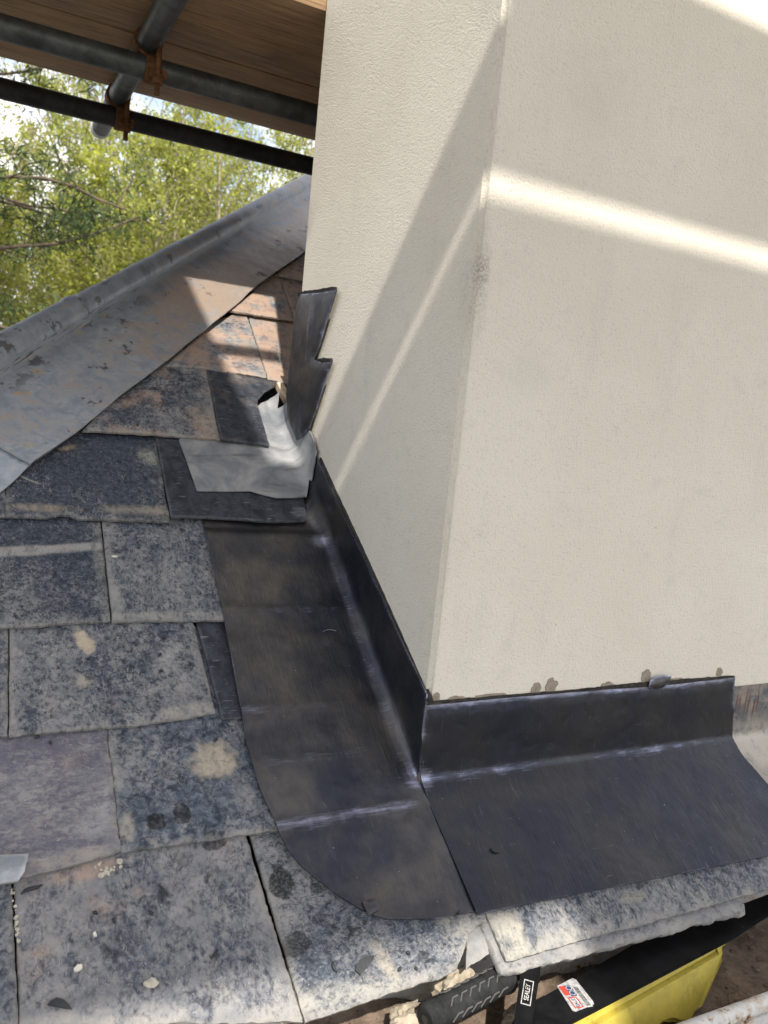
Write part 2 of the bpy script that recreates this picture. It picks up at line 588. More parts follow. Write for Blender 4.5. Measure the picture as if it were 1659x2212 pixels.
def old_lead_material(stains=(), dust=1.0, bright=1.0):
    t = NT('weathered_lead')
    uv, v = t.offset_uv()
    big = t.noise(v, 7, 5, 0.6, 0.5)
    mid = t.noise(v, 34, 6, 0.65, 0.5)
    fine = t.noise(v, 150, 4, 0.6)
    c = t.mix(t.rng(mid, 0.3, 0.7), (0.25 * bright, 0.285 * bright, 0.325 * bright), (0.40 * bright, 0.43 * bright, 0.46 * bright))
    c = t.mix(t.rng(t.noise(v, 55, 4, 0.65), 0.58, 0.70, 0, 0.6), c, (0.46, 0.465, 0.45))
    # orange brown site dust, heavier up the slope
    hi = t.rng(t.vmath('DOT_PRODUCT', uv, (0.35, 1.0, 0.0)), 0.70, 1.45)
    o = t.math('ADD', t.math('MULTIPLY', hi, 0.34), t.math('ADD', t.math('MULTIPLY', big, 0.4), t.math('MULTIPLY', mid, 0.85)))
    o = t.math('SUBTRACT', o, t.math('MULTIPLY', t.attr('roll'), 0.26))
    o = t.math('SUBTRACT', o, t.rng(t.noise(t.mapping(v, (1.0, 3.2, 1), (0, 0, 0.5)), 13, 4, 0.6), 0.50, 0.66, 0, 0.22))
    c = t.mix(t.rng(o, 0.56, 0.84, 0, 0.80 * dust), c, t.mix(fine, (0.28, 0.215, 0.175), (0.48, 0.385, 0.31)))
    ye = t.rng(t.math('ADD', t.noise(v, 26, 2, 0.4), t.math('MULTIPLY', t.math('SUBTRACT', mid, 0.5), 0.5)), 0.68, 0.75)
    c = t.mix(t.math('MULTIPLY', ye, 0.75 * dust), c, (0.46, 0.37, 0.24))
    dr = t.rng(t.noise(t.mapping(v, (1, 1, 1), (0, 0, 0.6), (5, 2, 0)), 21, 4, 0.65), 0.63, 0.68)
    c = t.mix(t.math('MULTIPLY', dr, 0.8 * dust), c, (0.055, 0.032, 0.030))
    d2_ = t.rng(t.noise(t.mapping(v, (1, 1, 1), (0, 0, 0.2), (2, 7, 0)), 19, 5, 0.65), 0.56, 0.60)
    d2_ = t.math('MULTIPLY', t.math('MULTIPLY', d2_, t.attr('roll')), t.rng(t.vmath('DOT_PRODUCT', uv, (0.35, 1.0, 0.0)), 1.35, 0.9))
    c = t.mix(t.math('MULTIPLY', d2_, 0.85 * min(1.0, dust)), c, (0.045, 0.028, 0.027))
    dk = t.rng(t.noise(v, 48, 5, 0.7), 0.62, 0.74)
    c = t.mix(t.math('MULTIPLY', dk, 0.45), c, (0.055, 0.058, 0.066))
    c = t.mix(t.math('MULTIPLY', t.attr('roll'), 0.42), c, (0.10, 0.11, 0.125))
    for (cc, rx, ry, an, col, k) in stains:
        c = t.mix(t.math('MULTIPLY', t.math('MULTIPLY', t.spot(uv, v, cc, rx, ry, an, 0.8, 0.6), k), t.rng(mid, 0.34, 0.56, 0.3, 1.0)), c, col)
    po = t.attr('polish_sheen')
    c = t.mix(t.rng(t.math('ADD', po, t.math('MULTIPLY', t.math('SUBTRACT', mid, 0.5), 0.7)), 0.45, 1.0, 0, 0.7), c, (0.42, 0.42, 0.42))
    t.P(Base_Color=c, Metallic=0.35, Roughness=0.43, Normal=t.bump(t.math('ADD', big, t.math('MULTIPLY', mid, 0.5)), 0.45, 0.004))
    return t.m


def soaker_material():
    t = NT('bright_lead_soaker')
    uv, v = t.offset_uv()
    big = t.noise(v, 14, 5, 0.6, 0.6)
    mid = t.noise(t.mapping(v, (1.4, 0.8, 1)), 48, 6, 0.65, 0.6)
    c = t.mix(t.rng(big, 0.35, 0.65), (0.17, 0.183, 0.205), (0.38, 0.38, 0.375))
    c = t.mix(t.rng(mid, 0.35, 0.75, 0, 0.6), c, (0.28, 0.285, 0.30))
    c = t.mix(t.rng(t.noise(t.mapping(v, (0.5, 3.0, 1)), 16, 4), 0.56, 0.72, 0, 0.8), c, (0.10, 0.085, 0.075))
    c = t.mix(t.rng(t.noise(v, 19, 3), 0.64, 0.74, 0, 0.5), c, (0.36, 0.28, 0.23))
    t.P(Base_Color=c, Metallic=0.2, Roughness=0.5, Normal=t.bump(t.math('ADD', big, mid), 0.3, 0.002))
    return t.m


def render_material():
    t = NT('cream_render')
    o = t.coord('Object')
    g1 = t.noise(o, 620, 3, 0.6)
    g2 = t.noise(o, 290, 3, 0.55, 0.4)
    g3 = t.noise(o, 26, 4, 0.6)
    big = t.noise(o, 3.2, 4, 0.55)
    c = t.mix(t.rng(big, 0.3, 0.7), (0.778, 0.714, 0.604), (0.826, 0.768, 0.658))
    c = t.mix(t.rng(g3, 0.55, 0.8, 0, 0.25), c, (0.58, 0.545, 0.475))
    c = t.mix(t.rng(g2, 0.30, 0.45, 0.28, 0), c, (0.47, 0.44, 0.385))
    dd = t.rng(t.noise(t.mapping(o, (1, 1, 0.22)), 14, 5, 0.62), 0.55, 0.80, 0, 0.20)
    c = t.mix(dd, c, (0.50, 0.46, 0.40))
    pin = t.rng(t.noise(o, 150, 2), 0.74, 0.78, 0, 0.5)
    c = t.mix(pin, c, (0.36, 0.33, 0.29))
    # rubbed grey smudge down the arris, where the scaffold stood against it
    for (x, z, rx, rz, k) in ((0.010, 0.70, 0.018, 0.09, 0.30), (0.012, 0.725, 0.012, 0.035, 0.45), (0.11, 0.60, 0.05, 0.035, 0.12), (0.16, 1.0, 0.08, 0.06, 0.10)):
        q = t.mapping(o, (rx, 0.05, rz), (0, 0, 0), (x - 0.55, -0.33, z + 0.7), 'TEXTURE')
        l = t.math('ADD', t.vmath('LENGTH', q), t.math('MULTIPLY', t.math('SUBTRACT', t.noise(o, 60, 5, 0.7), 0.5), 1.6))
        mk = t.math('MULTIPLY', t.rng(l, 0.1, 1.3, 1, 0), t.rng(g2, 0.35, 0.6))
        c = t.mix(t.math('MULTIPLY', mk, k), c, (0.19, 0.19, 0.185))
    h = t.math('ADD', t.math('MULTIPLY', g1, 0.6), g2)
    h = t.math('ADD', h, t.math('MULTIPLY', g3, 0.35))
    h = t.math('ADD', h, t.math('MULTIPLY', t.noise(t.mapping(o, (1, 1, 0.35)), 9, 4, 0.55), 0.8))
    sxx = t.t.nodes.new('ShaderNodeSeparateXYZ')
    t.link(o, sxx.inputs[0])
    t.P(Base_Color=c, Roughness=0.9, Specular_IOR_Level=0.25, Normal=t.bump(h, t.rng(sxx.outputs[0], -0.548, -0.535, 1.0, 0.55), 0.0036))
    return t.m


def plain(name, c1, c2, scale=30, rough=0.7, metal=0.0, bump=0.3, bd=0.002, stretch=(1, 1, 1), c3=None, t3=0.62, spec=0.4):
    t = NT(name)
    o = t.mapping(t.vmath('ADD', t.coord('Object'), t.vmath('SCALE', t.rnd(), None)) if False else t.coord('Object'), stretch)
    a = t.noise(o, scale, 5, 0.65, 0.3)
    b = t.noise(o, scale * 5, 4, 0.6)
    c = t.mix(t.rng(a, 0.3, 0.7), c1, c2)
    if c3:
        c = t.mix(t.rng(t.math('ADD', t.math('MULTIPLY', a, 0.5), t.math('MULTIPLY', b, 0.5)), t3, t3 + 0.1), c, c3)
    t.P(Base_Color=c, Roughness=rough, Metallic=metal, Specular_IOR_Level=spec, Normal=t.bump(t.math('ADD', a, t.math('MULTIPLY', b, 0.4)), bump, bd))
    return t.m


def wood_material(name, c1, c2, dark, axis=0):
    t = NT(name)
    o = t.coord('Object')
    n = t.t.nodes.new('ShaderNodeCombineXYZ')
    t.link(t.math('MULTIPLY', t.rnd(), 20.0), n.inputs[1])
    o = t.vmath('ADD', o, n.outputs[0])
    st = [22, 22, 22]
    st[axis] = 1.1
    g = t.noise(t.mapping(o, tuple(st)), 3.0, 6, 0.6, 0.8)
    g2 = t.noise(t.mapping(o, tuple(3 * s for s in st)), 3.0, 4, 0.6)
    b = t.noise(o, 4, 4)
    c = t.mix(t.rng(g, 0.3, 0.7), c1, c2)
    c = t.mix(t.rng(g2, 0.50, 0.68, 0, 0.75), c, dark)
    c = t.mix(t.rng(b, 0.5, 0.8, 0, 0.6), c, dark)
    k = t.voro(t.mapping(o, (1.6, 6, 6)), 1.0)
    c = t.mix(t.rng(k, 0.05, 0.14, 0.8, 0), c, tuple(x * 0.4 for x in dark))
    t.P(Base_Color=c, Roughness=0.8, Normal=t.bump(t.math('ADD', g, g2), 0.4, 0.002))
    return t.m


def leaf_material(name, c1, c2, trans=0.5):
    m_ = bpy.data.materials.new(name)
    m_.use_nodes = True
    t = m_.node_tree
    t.nodes.clear()
    out = t.nodes.new('ShaderNodeOutputMaterial')
    a = t.nodes.new('ShaderNodeAttribute')
    a.attribute_name = 'tone'
    mx = t.nodes.new('ShaderNodeMix')
    mx.data_type = 'RGBA'
    mx.inputs[6].default_value = c1 + (1,)
    mx.inputs[7].default_value = c2 + (1,)
    t.links.new(a.outputs['Fac'], mx.inputs[0])
    d = t.nodes.new('ShaderNodeBsdfDiffuse')
    tr = t.nodes.new('ShaderNodeBsdfTranslucent')
    ms = t.nodes.new('ShaderNodeMixShader')
    ms.inputs[0].default_value = trans
    t.links.new(mx.outputs[2], d.inputs[0])
    t.links.new(mx.outputs[2], tr.inputs[0])
    t.links.new(d.outputs[0], ms.inputs[1])
    t.links.new(tr.outputs[0], ms.inputs[2])
    t.links.new(ms.outputs[0], out.inputs[0])
    return m_


M_LEAD = lead_material()
M_LEAD_F = lead_material((0.066, 0.065, 0.068))
M_RENDER = render_material()
M_NEWSLATE = new_slate_material()
M_NEWSLATE_D = new_slate_material(0.7)
M_SOAKER = soaker_material()
M_DARK = plain('black_felt_and_slot_shade', (0.008, 0.008, 0.008), (0.02, 0.019, 0.018), 40, 0.9)  # felt on the deck; also paints the shade in the flashing slots
M_MORTAR = plain('lime_mortar', (0.30, 0.25, 0.19), (0.46, 0.40, 0.31), 45, 0.95, 0, 0.6, 0.003, c3=(0.20, 0.16, 0.12))
M_CHASE = plain('dirty_shaded_chase', (0.022, 0.020, 0.018), (0.060, 0.052, 0.044), 120, 0.95)  # soil brown, darkened for the shade in the chase gap
M_CHIP = plain('exposed_basecoat', (0.26, 0.215, 0.165), (0.36, 0.305, 0.24), 120, 0.95, 0, 0.5, 0.002)
M_GALV = plain('galvanised_steel', (0.055, 0.060, 0.058), (0.12, 0.128, 0.122), 22, 0.5, 0.6, 0.25, 0.001, c3=(0.26, 0.25, 0.20), t3=0.61)
M_GALV_D = plain('grimy_steel_tube', (0.018, 0.018, 0.017), (0.045, 0.045, 0.042), 24, 0.6, 0.4, 0.4, 0.001, c3=(0.045, 0.055, 0.02), t3=0.62)
M_RUST = plain('rusty_steel', (0.075, 0.032, 0.012), (0.19, 0.085, 0.030), 55, 0.8, 0.2, 0.6, 0.001, c3=(0.05, 0.025, 0.012))
M_BOARD = wood_material('scaffold_board_wood', (0.29, 0.180, 0.095), (0.40, 0.260, 0.145), (0.10, 0.058, 0.034))
M_BATTEN = wood_material('fresh_timber', (0.55, 0.42, 0.28), (0.66, 0.53, 0.38), (0.35, 0.26, 0.17), 1)
M_CAP = plain('grey_plastic_cap', (0.42, 0.45, 0.42), (0.52, 0.54, 0.50), 30, 0.6)
M_BRICK = plain('house_masonry', (0.42, 0.38, 0.31), (0.55, 0.50, 0.42), 12, 0.9)


# ------------------------------------------------------------------ slates
DH = -0.0215            # the slates sit this far under the measured fold lines
HT, HK, STH = 0.0165 + DH, 0.048, 0.0065
OLD = dict(dust=0.5, orange=0.1)
SLATES = 'roofing slates laid in courses below the chimney'


def slate(label, tail, head, mat, ext=0.18, lift=0.0, rough=1.0, th=STH, seed=0, name='roof_slate', k=HK, chip=1.0, h0=None, group=SLATES, direct=False):
    """tail: measured points left to right along the lower edge; head: right to left along the upper edge of what shows"""
    ht = HT if h0 is None else h0
    vt = sum(q[1] for q in tail) / len(tail) if direct else sum(roof(x, y, ht)[1] for x, y in tail) / len(tail)

    def hh(v):
        return ht - k * (v - vt) + lift

    def fix(x, y):
        if direct:
            return x, y
        u, v = roof(x, y, ht)
        for _ in range(4):
            u, v = roof(x, y, hh(v))
        return u, v
    T = [fix(*q) for q in tail]
    H = [fix(*q) for q in head]
    # run the sides on under the course above
    (uR, vR), (uL, vL) = H[0], H[-1]
    P = T + H if ext == 0 else T + [H[0]] + [(uR, vR + ext), (uL, vL + ext)] + ([H[-1]] if len(H) > 1 else [])
    B = resample(P, 0.0045)
    vmin = min(p[1] for p in T)
    Bj = []
    for p in B:
        j = fbm(p[0], p[1], seed * 3.1, 3, 70) * 0.0012 * rough + fbm(p[0], p[1], seed * 1.7 + 9, 2, 22) * 0.0012 * rough
        Bj.append((p[0] + j * 0.6, p[1] + j * 1.3))

    def fmap(u, v, d):
        tl = 1.0 if v < vt + 0.022 else 0.35
        cw = (0.0028 + 0.0060 * max(0.0, fbm(u, v, seed + 2.2, 4, 34) + 0.2) * chip) * tl
        e = min(1.0, max(0.0, 1.5 - 1.5 * d / max(0.0010, cw)))
        h = hh(v) - e * th * (0.34 + 0.40 * fbm(u, v * 2, seed, 4, 110))
        h += 0.0005 * fbm(u, v, seed + 5, 4, 16) * rough
        # shallow flaking steps
        s = fbm(u * 1.0, v * 1.4, seed + 11, 3, 13)
        h -= 0.0008 * rough * smooth(0.14, 0.16, s)
        return W3(u, v, h)

    o = sheet(name, Bj, fmap, mat, th, res=0.007, bres=1.0, ring=0.0028,
              attrs={'edge': lambda u, v, d: max(0.0, 1 - d / 0.022)}, angle=50,
              flatbottom=lambda u, v: W3(u, v, hh(v) - th))
    return tag(o, label, 'slate', group)


SM = slate_material
c_u = lambda x, y: roof(x, y, 0.012 + DH)
ORG = (0.40, 0.29, 0.21)
PALE = (0.42, 0.41, 0.385)
# bottom course
slate('largest dusty slate at the bottom, with a black half-moon chip and white flake on it',
      [(43, 2214), (655, 2207)], [(533, 1806), (30, 1880)],
      SM(0.60, 0.22, 0.15, 1.0,
         spots=[(c_u(462, 1812), 0.016, 0.014, 0, 0.75), (c_u(395, 1850), 0.014, 0.010, 0, 0.35), (c_u(468, 1893), 0.016, 0.012, 0, 0.3), (c_u(265, 2040), 0.026, 0.014, 0.2, 0.3)],
         lights=[(c_u(185, 1878), 0.055, 0.013, 0.1, (0.42, 0.30, 0.23), 0.8)]), seed=1)
slate('old slate cut off by the left edge beside the gritty joint near the bottom',
      [(-300, 2216), (40, 2213)], [(24, 1900), (-250, 1915)], SM(0.42, 0.1, 0.1), seed=2)
slate('old slate under the rounded lead corner with black stains and a broken lower right corner',
      [(661, 2208), (800, 2160), (949, 2112), (988, 2092), (1004, 2050), (1014, 2018), (1034, 1998), (1052, 1988)], [(1050, 1955), (800, 1800), (541, 1803)],
      SM(0.50, 0.1, 0, 1.0,
         spots=[(c_u(607, 1905), 0.018, 0.022, 0, 0.93), (c_u(637, 2040), 0.020, 0.014, 0.3, 0.75), (c_u(684, 1918), 0.009, 0.008, 0, 0.7), (c_u(735, 1910), 0.018, 0.007, 0, 0.65), (c_u(690, 1985), 0.010, 0.009, 0, 0.45), (c_u(912, 2070), 0.009, 0.008, 0, 0.5)],
         lights=[(c_u(830, 2080), 0.012, 0.035, 0.35, (0.42, 0.37, 0.29), 0.6), (c_u(980, 1995), 0.03, 0.02, 0, (0.40, 0.37, 0.30), 0.6), (c_u(760, 2150), 0.14, 0.018, -0.05, (0.40, 0.38, 0.33), 0.45)]), seed=3, ext=0.05, chip=1.5)
slate('old slate below the front lead apron with a pale sun patch painted on its left end',
      [(1097, 2074), (1250, 2033), (1420, 1987), (1659, 1922), (2100, 1805)], [(2080, 1700), (1700, 1800), (1046, 1962)],
      SM(0.52, 0.06, 0, 1.0, lights=[(c_u(1090, 2010), 0.040, 0.05, 0.3, (0.40, 0.37, 0.31), 0.85), (c_u(1200, 2030), 0.10, 0.014, 0.02, (0.40, 0.38, 0.33), 0.5), (c_u(1360, 1940), 0.03, 0.012, 0, (0.36, 0.33, 0.26), 0.6)]), seed=4, ext=0.05, chip=1.6)  # first pale spot paints the sun patch into the slate colour
slate('thick pale undercourse slate sticking out below the sunlit slate beside the tool bracket',
      [(1085, 2108), (1130, 2097), (1330, 2046), (1480, 2007), (1612, 1970)], [(1608, 1938), (1300, 2000), (1038, 1990)],
      SM(0.62, 0.05, 0, 1.0), seed=5, ext=0.06, h0=0.009 + DH, th=0.010, rough=1.8, chip=2.0)
slate('pale broken stub of slate showing in the gap where the corner has snapped off',
      [(1008, 2092), (1030, 2076), (1058, 2063)], [(1046, 1985), (1010, 2000)],
      SM(0.95, 0.08, 0, 1.6), seed=6, ext=0.06, h0=0.003 + DH, k=0.03, rough=1.6, th=0.005)
# second course
slate('smooth purple grey slate with a folded lead tab hooked over its lower left edge',
      [(-260, 1915), (60, 1893), (160, 1865), (262, 1837)], [(233, 1585), (-220, 1600)],
      SM(0.40, 0.12, 0.85, 1.0, lights=[(c_u(205, 1760), 0.02, 0.04, -0.5, PALE, 0.5), (c_u(130, 1860), 0.08, 0.012, 0.1, (0.36, 0.30, 0.26), 0.6)]), seed=7)
slate('old slate with a beige dust patch and two round black stains beside the lead apron',
      [(263, 1841), (430, 1816), (640, 1786)], [(600, 1555), (232, 1578)],
      SM(0.30, 0.12, 0, 1.15,
         spots=[(c_u(337, 1778), 0.0125, 0.0115, 0, 0.95), (c_u(393, 1760), 0.012, 0.016, 0, 0.8), (c_u(462, 1806), 0.014, 0.006, 0, 0.6)],
         lights=[(c_u(462, 1640), 0.036, 0.034, 0.2, (0.42, 0.36, 0.28), 0.95), (c_u(275, 1790), 0.012, 0.026, 0, (0.38, 0.34, 0.28), 0.7), (c_u(530, 1720), 0.02, 0.04, 0.3, PALE, 0.3)]), seed=8, chip=1.8)
# third course
slate('old slate cut off by the left edge two courses above the lead tab',
      [(-320, 1590), (17, 1586)], [(18, 1356), (-320, 1362)], SM(0.48, 0.1), seed=9)
slate('wide old slate with a small cream scrape near its top and a flaked lower edge',
      [(20, 1588), (130, 1578), (280, 1566), (400, 1550), (466, 1537)], [(418, 1344), (21, 1356)],
      SM(0.52, 0.14, 0, 1.0, lights=[(c_u(182, 1383), 0.013, 0.026, 0.35, (0.50, 0.42, 0.31), 0.95), (c_u(370, 1420), 0.03, 0.035, 0, PALE, 0.4), (c_u(180, 1470), 0.018, 0.015, 0, (0.42, 0.36, 0.28), 0.6), (c_u(400, 1535), 0.06, 0.010, 0.05, (0.38, 0.35, 0.29), 0.5)]), seed=10, chip=2.0)
slate('narrow strip of new black slate squeezed between an old slate and the lead apron',
      [(481, 1552), (560, 1548)], [(530, 1337), (424, 1340)], M_NEWSLATE, seed=11, chip=0.3, rough=0.4, lift=-0.002)
# fourth course
slate('old slate at the left edge crossed by a pale grey mortar smear',
      [(-300, 1362), (60, 1352), (239, 1338)], [(217, 1119), (-300, 1118)],
      SM(0.28, 0.1, 0, 0.85, lights=[(c_u(100, 1183), 0.135, 0.012, 0.11, (0.34, 0.325, 0.30), 0.95), (c_u(215, 1240), 0.008, 0.09, 0, (0.32, 0.31, 0.28), 0.4)]), seed=12)
slate('old slate with a zigzag of flaked stone down its left side touching the lead apron',
      [(243, 1341), (380, 1339), (540, 1336)], [(510, 1119), (220, 1119)],
      SM(0.50, 0.03, 0, 1.1, lights=[(c_u(255, 1295), 0.010, 0.035, 0, (0.34, 0.33, 0.30), 0.5), (c_u(350, 1330), 0.12, 0.008, 0, (0.38, 0.36, 0.31), 0.4)]), seed=13, chip=1.6)
# fifth course
slate('dark slate corner just showing at the left edge under the lower hip lead',
      [(-300, 1112), (11, 1113)], [(12, 1035), (-200, 1035)], SM(0.25, 0.05), seed=14)
slate('blue black old slate with wavy flaking lines below the hip lead',
      [(12, 1113), (100, 1117), (128, 1111), (150, 1111), (170, 1119), (368, 1125)], [(337, 938), (180, 925), (90, 990), (12, 1045)],
      SM(0.10, 0.06, 0, 0.85, lights=[(c_u(325, 985), 0.022, 0.030, 0.3, (0.36, 0.36, 0.31), 0.7), (c_u(90, 1100), 0.06, 0.012, 0, (0.36, 0.30, 0.23), 0.75), (c_u(300, 1105), 0.08, 0.016, 0, (0.33, 0.29, 0.23), 0.7), (c_u(148, 963), 0.02, 0.008, 0.4, (0.44, 0.34, 0.24), 0.8), (c_u(55, 1032), 0.03, 0.003, -0.6, PALE, 0.8)]), seed=15, chip=1.8)
slate('new black slate lying under the bright lead soaker with its lower edge over the apron',
      [(370, 1114), (500, 1119), (590, 1126), (664, 1124)], [(655, 1060), (630, 960), (420, 945), (337, 939)], M_NEWSLATE, seed=16, chip=0.5, rough=0.5, lift=0.006, ext=0.02, th=0.006)
# sixth course
slate('old slate mottled black and cream with its top corner tucked under the hip lead',
      [(178, 928), (330, 936), (476, 947)], [(447, 799), (357, 786), (250, 850)],
      SM(0.52, 0.42, 0, 0.9, lights=[(c_u(440, 915), 0.035, 0.04, 0, (0.40, 0.33, 0.25), 0.7)]), seed=17, lift=0.006)
slate('new black slate half in sunlight with a snapped upper right corner',
      [(478, 946), (583, 960)], [(557, 873), (557, 862), (572, 846), (588, 836), (602, 829), (601, 822), (448, 798)], M_NEWSLATE_D, seed=18, chip=0.5, rough=0.5, ext=0.0, lift=0.009)
# seventh course
slate('sunlit buff slate with a grey shadow band, left of the seam near the stepped flashing',
      [(356, 788), (430, 793), (577, 813)], [(534, 680), (500, 668), (430, 725)],
      SM(0.62, 0.55, 0, 1.1), seed=19, ext=0.03, chip=1.5)
slate('buff slate tucked behind the stepped flashing, above the snapped black slate',
      [(580, 820), (600, 824), (660, 831)], [(670, 705), (537, 684)],
      SM(0.66, 0.75, 0, 1.1), seed=20, ext=0.10, chip=1.5, lift=-0.002)
# eighth course and above
slate('orange dusted slate under the hip lead with a dark gap below its edge',
      [(497, 670), (560, 679), (636, 691)], [(604, 596), (592, 592), (545, 630)],
      SM(0.66, 0.7, 0, 1.1), seed=21, ext=0.06)
slate('slate corner beyond the chimney arris, right of a thin dark seam',
      [(638, 691), (700, 700)], [(690, 606), (605, 597)],
      SM(0.6, 0.75, 0, 1.0), seed=22, ext=0.06)
slate('shaded brown slate just below the hip lead beside the chimney',
      [(594, 592), (620, 597), (720, 616)], [(740, 540), (657, 545)],
      SM(0.5, 0.7, 0, 0.8), seed=23, ext=0.2)

for nm, vtl, ur, wds in (('bottom', -0.262, -0.664, (.30, .27)), ('second', -0.058, -0.735, (.26, .28)), ('third', 0.127, -0.742, (.24, .3)), ('fourth', 0.303, -0.716, (.24,))):
    for k_, wd_ in enumerate(wds):
        slate('weathered slate %s the left edge of the picture in the %s course' % (('just past', 'farther past')[k_], nm), [(ur - wd_ + .004, vtl), (ur - .004, vtl)], [(ur - .004, vtl + .21), (ur - wd_ + .004, vtl + .21)], SM(0.45, 0.1, 0), seed=40 + k_, direct=True)
        ur -= wd_
for k_ in range(4):
    slate('weathered slate past the right edge of the picture, number %s along the eave' % ('one', 'two', 'three', 'four')[k_], [(0.835 + .3 * k_, -0.262), (1.130 + .3 * k_, -0.262)], [(1.130 + .3 * k_, -0.05), (0.835 + .3 * k_, -0.05)], SM(0.5, 0.05, 0), seed=50 + k_, direct=True)

# roof deck under the slates (both slopes of the hip)
HPT = np.array([-0.551 - 0.020, 0.891 + 0.016])      # point of the hip line in (u, v)
HSL = 0.793                                           # du/dv of the hip line


def hip_u(v):
    return HPT[0] + HSL * (v - HPT[1])


rf = MB()
vt_, vb_ = 2.9, -0.20
rf.add([W3(hip_u(vb_), vb_, -0.022 + DH), W3(3.2, vb_, -0.022 + DH), W3(3.2, vt_, -0.022 + DH), W3(hip_u(vt_), vt_, -0.022 + DH)], [(0, 1, 2, 3)])
pA, pB = W3(hip_u(vb_), vb_, -0.022 + DH), W3(hip_u(vt_), vt_, -0.022 + DH)
dl = pB - pA
pC = Vector((pA.x - 0.02, pA.y + 4.5, pA.z))
pD = Vector((pB.x, pB.y + 4.5 - dl.y, pB.z))
t = NT('slated_slope')
o_ = t.coord('Object')
sx_ = t.t.nodes.new('ShaderNodeSeparateXYZ')
t.link(o_, sx_.inputs[0])
cx_ = t.t.nodes.new('ShaderNodeCombineXYZ')
t.link(sx_.outputs[1], cx_.inputs[0])
t.link(sx_.outputs[0], cx_.inputs[1])
bk_ = t.t.nodes.new('ShaderNodeTexBrick')
t.link(cx_.outputs[0], bk_.inputs['Vector'])
for k_, v_ in (('Scale', 1.0), ('Brick Width', 0.30), ('Row Height', 0.17), ('Mortar Size', 0.004), ('Bias', 0.0)):
    bk_.inputs[k_].default_value = v_
bk_.inputs['Color1'].default_value = (0.07, 0.078, 0.095, 1)
bk_.inputs['Color2'].default_value = (0.17, 0.17, 0.175, 1)
bk_.inputs['Mortar'].default_value = (0.012, 0.012, 0.012, 1)
t.P(Base_Color=t.mix(t.rng(t.noise(o_, 40, 6, .7), .35, .65, 0, .6), bk_.outputs['Color'], (0.25, 0.24, 0.225)), Roughness=0.8, Normal=t.bump(bk_.outputs['Fac'], -0.6, 0.006))
r2 = MB()
r2.add([pA, pB, pD, pC] + [q - Vector((0, 0, 0.03)) for q in (pA, pB, pD, pC)], [(0, 1, 2, 3), (7, 6, 5, 4), (0, 4, 5, 1), (1, 5, 6, 2), (2, 6, 7, 3), (3, 7, 4, 0)])
tag(r2.build('slated_slope', t.m), 'slated roof slope falling away on the far side of the hip', 'roof')
tag(rf.build('roof_deck', M_DARK), 'dark felt covered roof deck showing in the gaps between the slates', 'roof')
c0 = W3(*roof(603, 832, 0.014 + DH), 0.014 + DH)
c1 = W3(*roof(622, 868, 0.014 + DH), 0.014 + DH)
ax = (c1 - c0)
sd = ax.cross(Vector((0, -SP, CP))).normalized()
b = MB()
b.bbox((c0 + c1) / 2, ax / 2, sd * 0.008, Vector((0, -SP, CP)) * 0.008, 0.0012)
tag(b.build('timber_offcut', M_BATTEN), 'small pale timber offcut poking out of the hole beside the stepped flashing', 'timber')

# ------------------------------------------------------------------ chimney
CWX, CDY, CZT = 1.10, 0.66, 2.6
ch = empty('chimney', (CWX / 2, CDY / 2, -0.70), 'square cream rendered chimney stack rising through the slate roof', 'chimney')
bm = bmesh.new()
r_ = bmesh.ops.create_cube(bm, size=1.0)
for vv in bm.verts:
    vv.co = Vector((CWX * (vv.co.x + 0.5), CDY * (vv.co.y + 0.5), -0.70 + (CZT + 0.70) * (vv.co.z + 0.5)))
bmesh.ops.bevel(bm, geom=[e for e in bm.edges if abs(e.verts[0].co.z - e.verts[1].co.z) > 1], offset=0.007, segments=3, affect='EDGES')
bm.verts.index_update()
cv, cf = [v.co.copy() for v in bm.verts], [[v.index for v in f.verts] for f in bm.faces]
bm.free()
obj('render_coat', cv, cf, M_RENDER, ch, True, angle=50)
# dark strips for shade in the ragged chase; patches where the finish broke away
def strip(pts_lo, pts_hi, axis, off, mat, name, seed, amp, th=0.0025):
    lo = np.array([tuple(p) for p in pts_lo])
    hi = np.array([tuple(p) for p in pts_hi])
    n = 90
    tl = np.linspace(0, 1, len(lo))
    t = np.linspace(0, 1, n)
    L = np.stack([np.interp(t, tl, lo[:, k]) for k in range(3)], 1)
    H = np.stack([np.interp(t, np.linspace(0, 1, len(hi)), hi[:, k]) for k in range(3)], 1)
    for i in range(n):
        H[i, 2] += amp * (fbm(t[i] * 60, seed, 0, 4) + 0.8 * max(0, fbm(t[i] * 18, seed + 4, 0, 2)))
    d = Vector((0, -1, 0)) if axis == 1 else Vector((-1, 0, 0))
    vs = [Vector(p) for p in L] + [Vector(p) for p in H]
    fr = [p + d * (off + th) for p in vs]
    bk = [p + d * (off - 0.004) for p in vs]
    fs = []
    for i in range(n - 1):
        fs.append((i, i + 1, n + i + 1, n + i))
        fs.append((2 * n + n + i, 2 * n + n + i + 1, 2 * n + i + 1, 2 * n + i))
        fs.append((n + i, n + i + 1, 3 * n + i + 1, 3 * n + i))
        fs.append((2 * n + i, 2 * n + i + 1, i + 1, i))
    fs.append((0, n, 3 * n, 2 * n))
    fs.append((n - 1, 3 * n - 1 - n + n - 0 - 0 - 0, 4 * n - 1, 2 * n - 1) if False else (n - 1, 2 * n - 1 + 2 * n, 2 * n - 1, 3 * n - 1) if False else (n - 1, 3 * n - 1, 4 * n - 1, 2 * n - 1))
    return obj(name, fr + bk, fs, mat, ch)


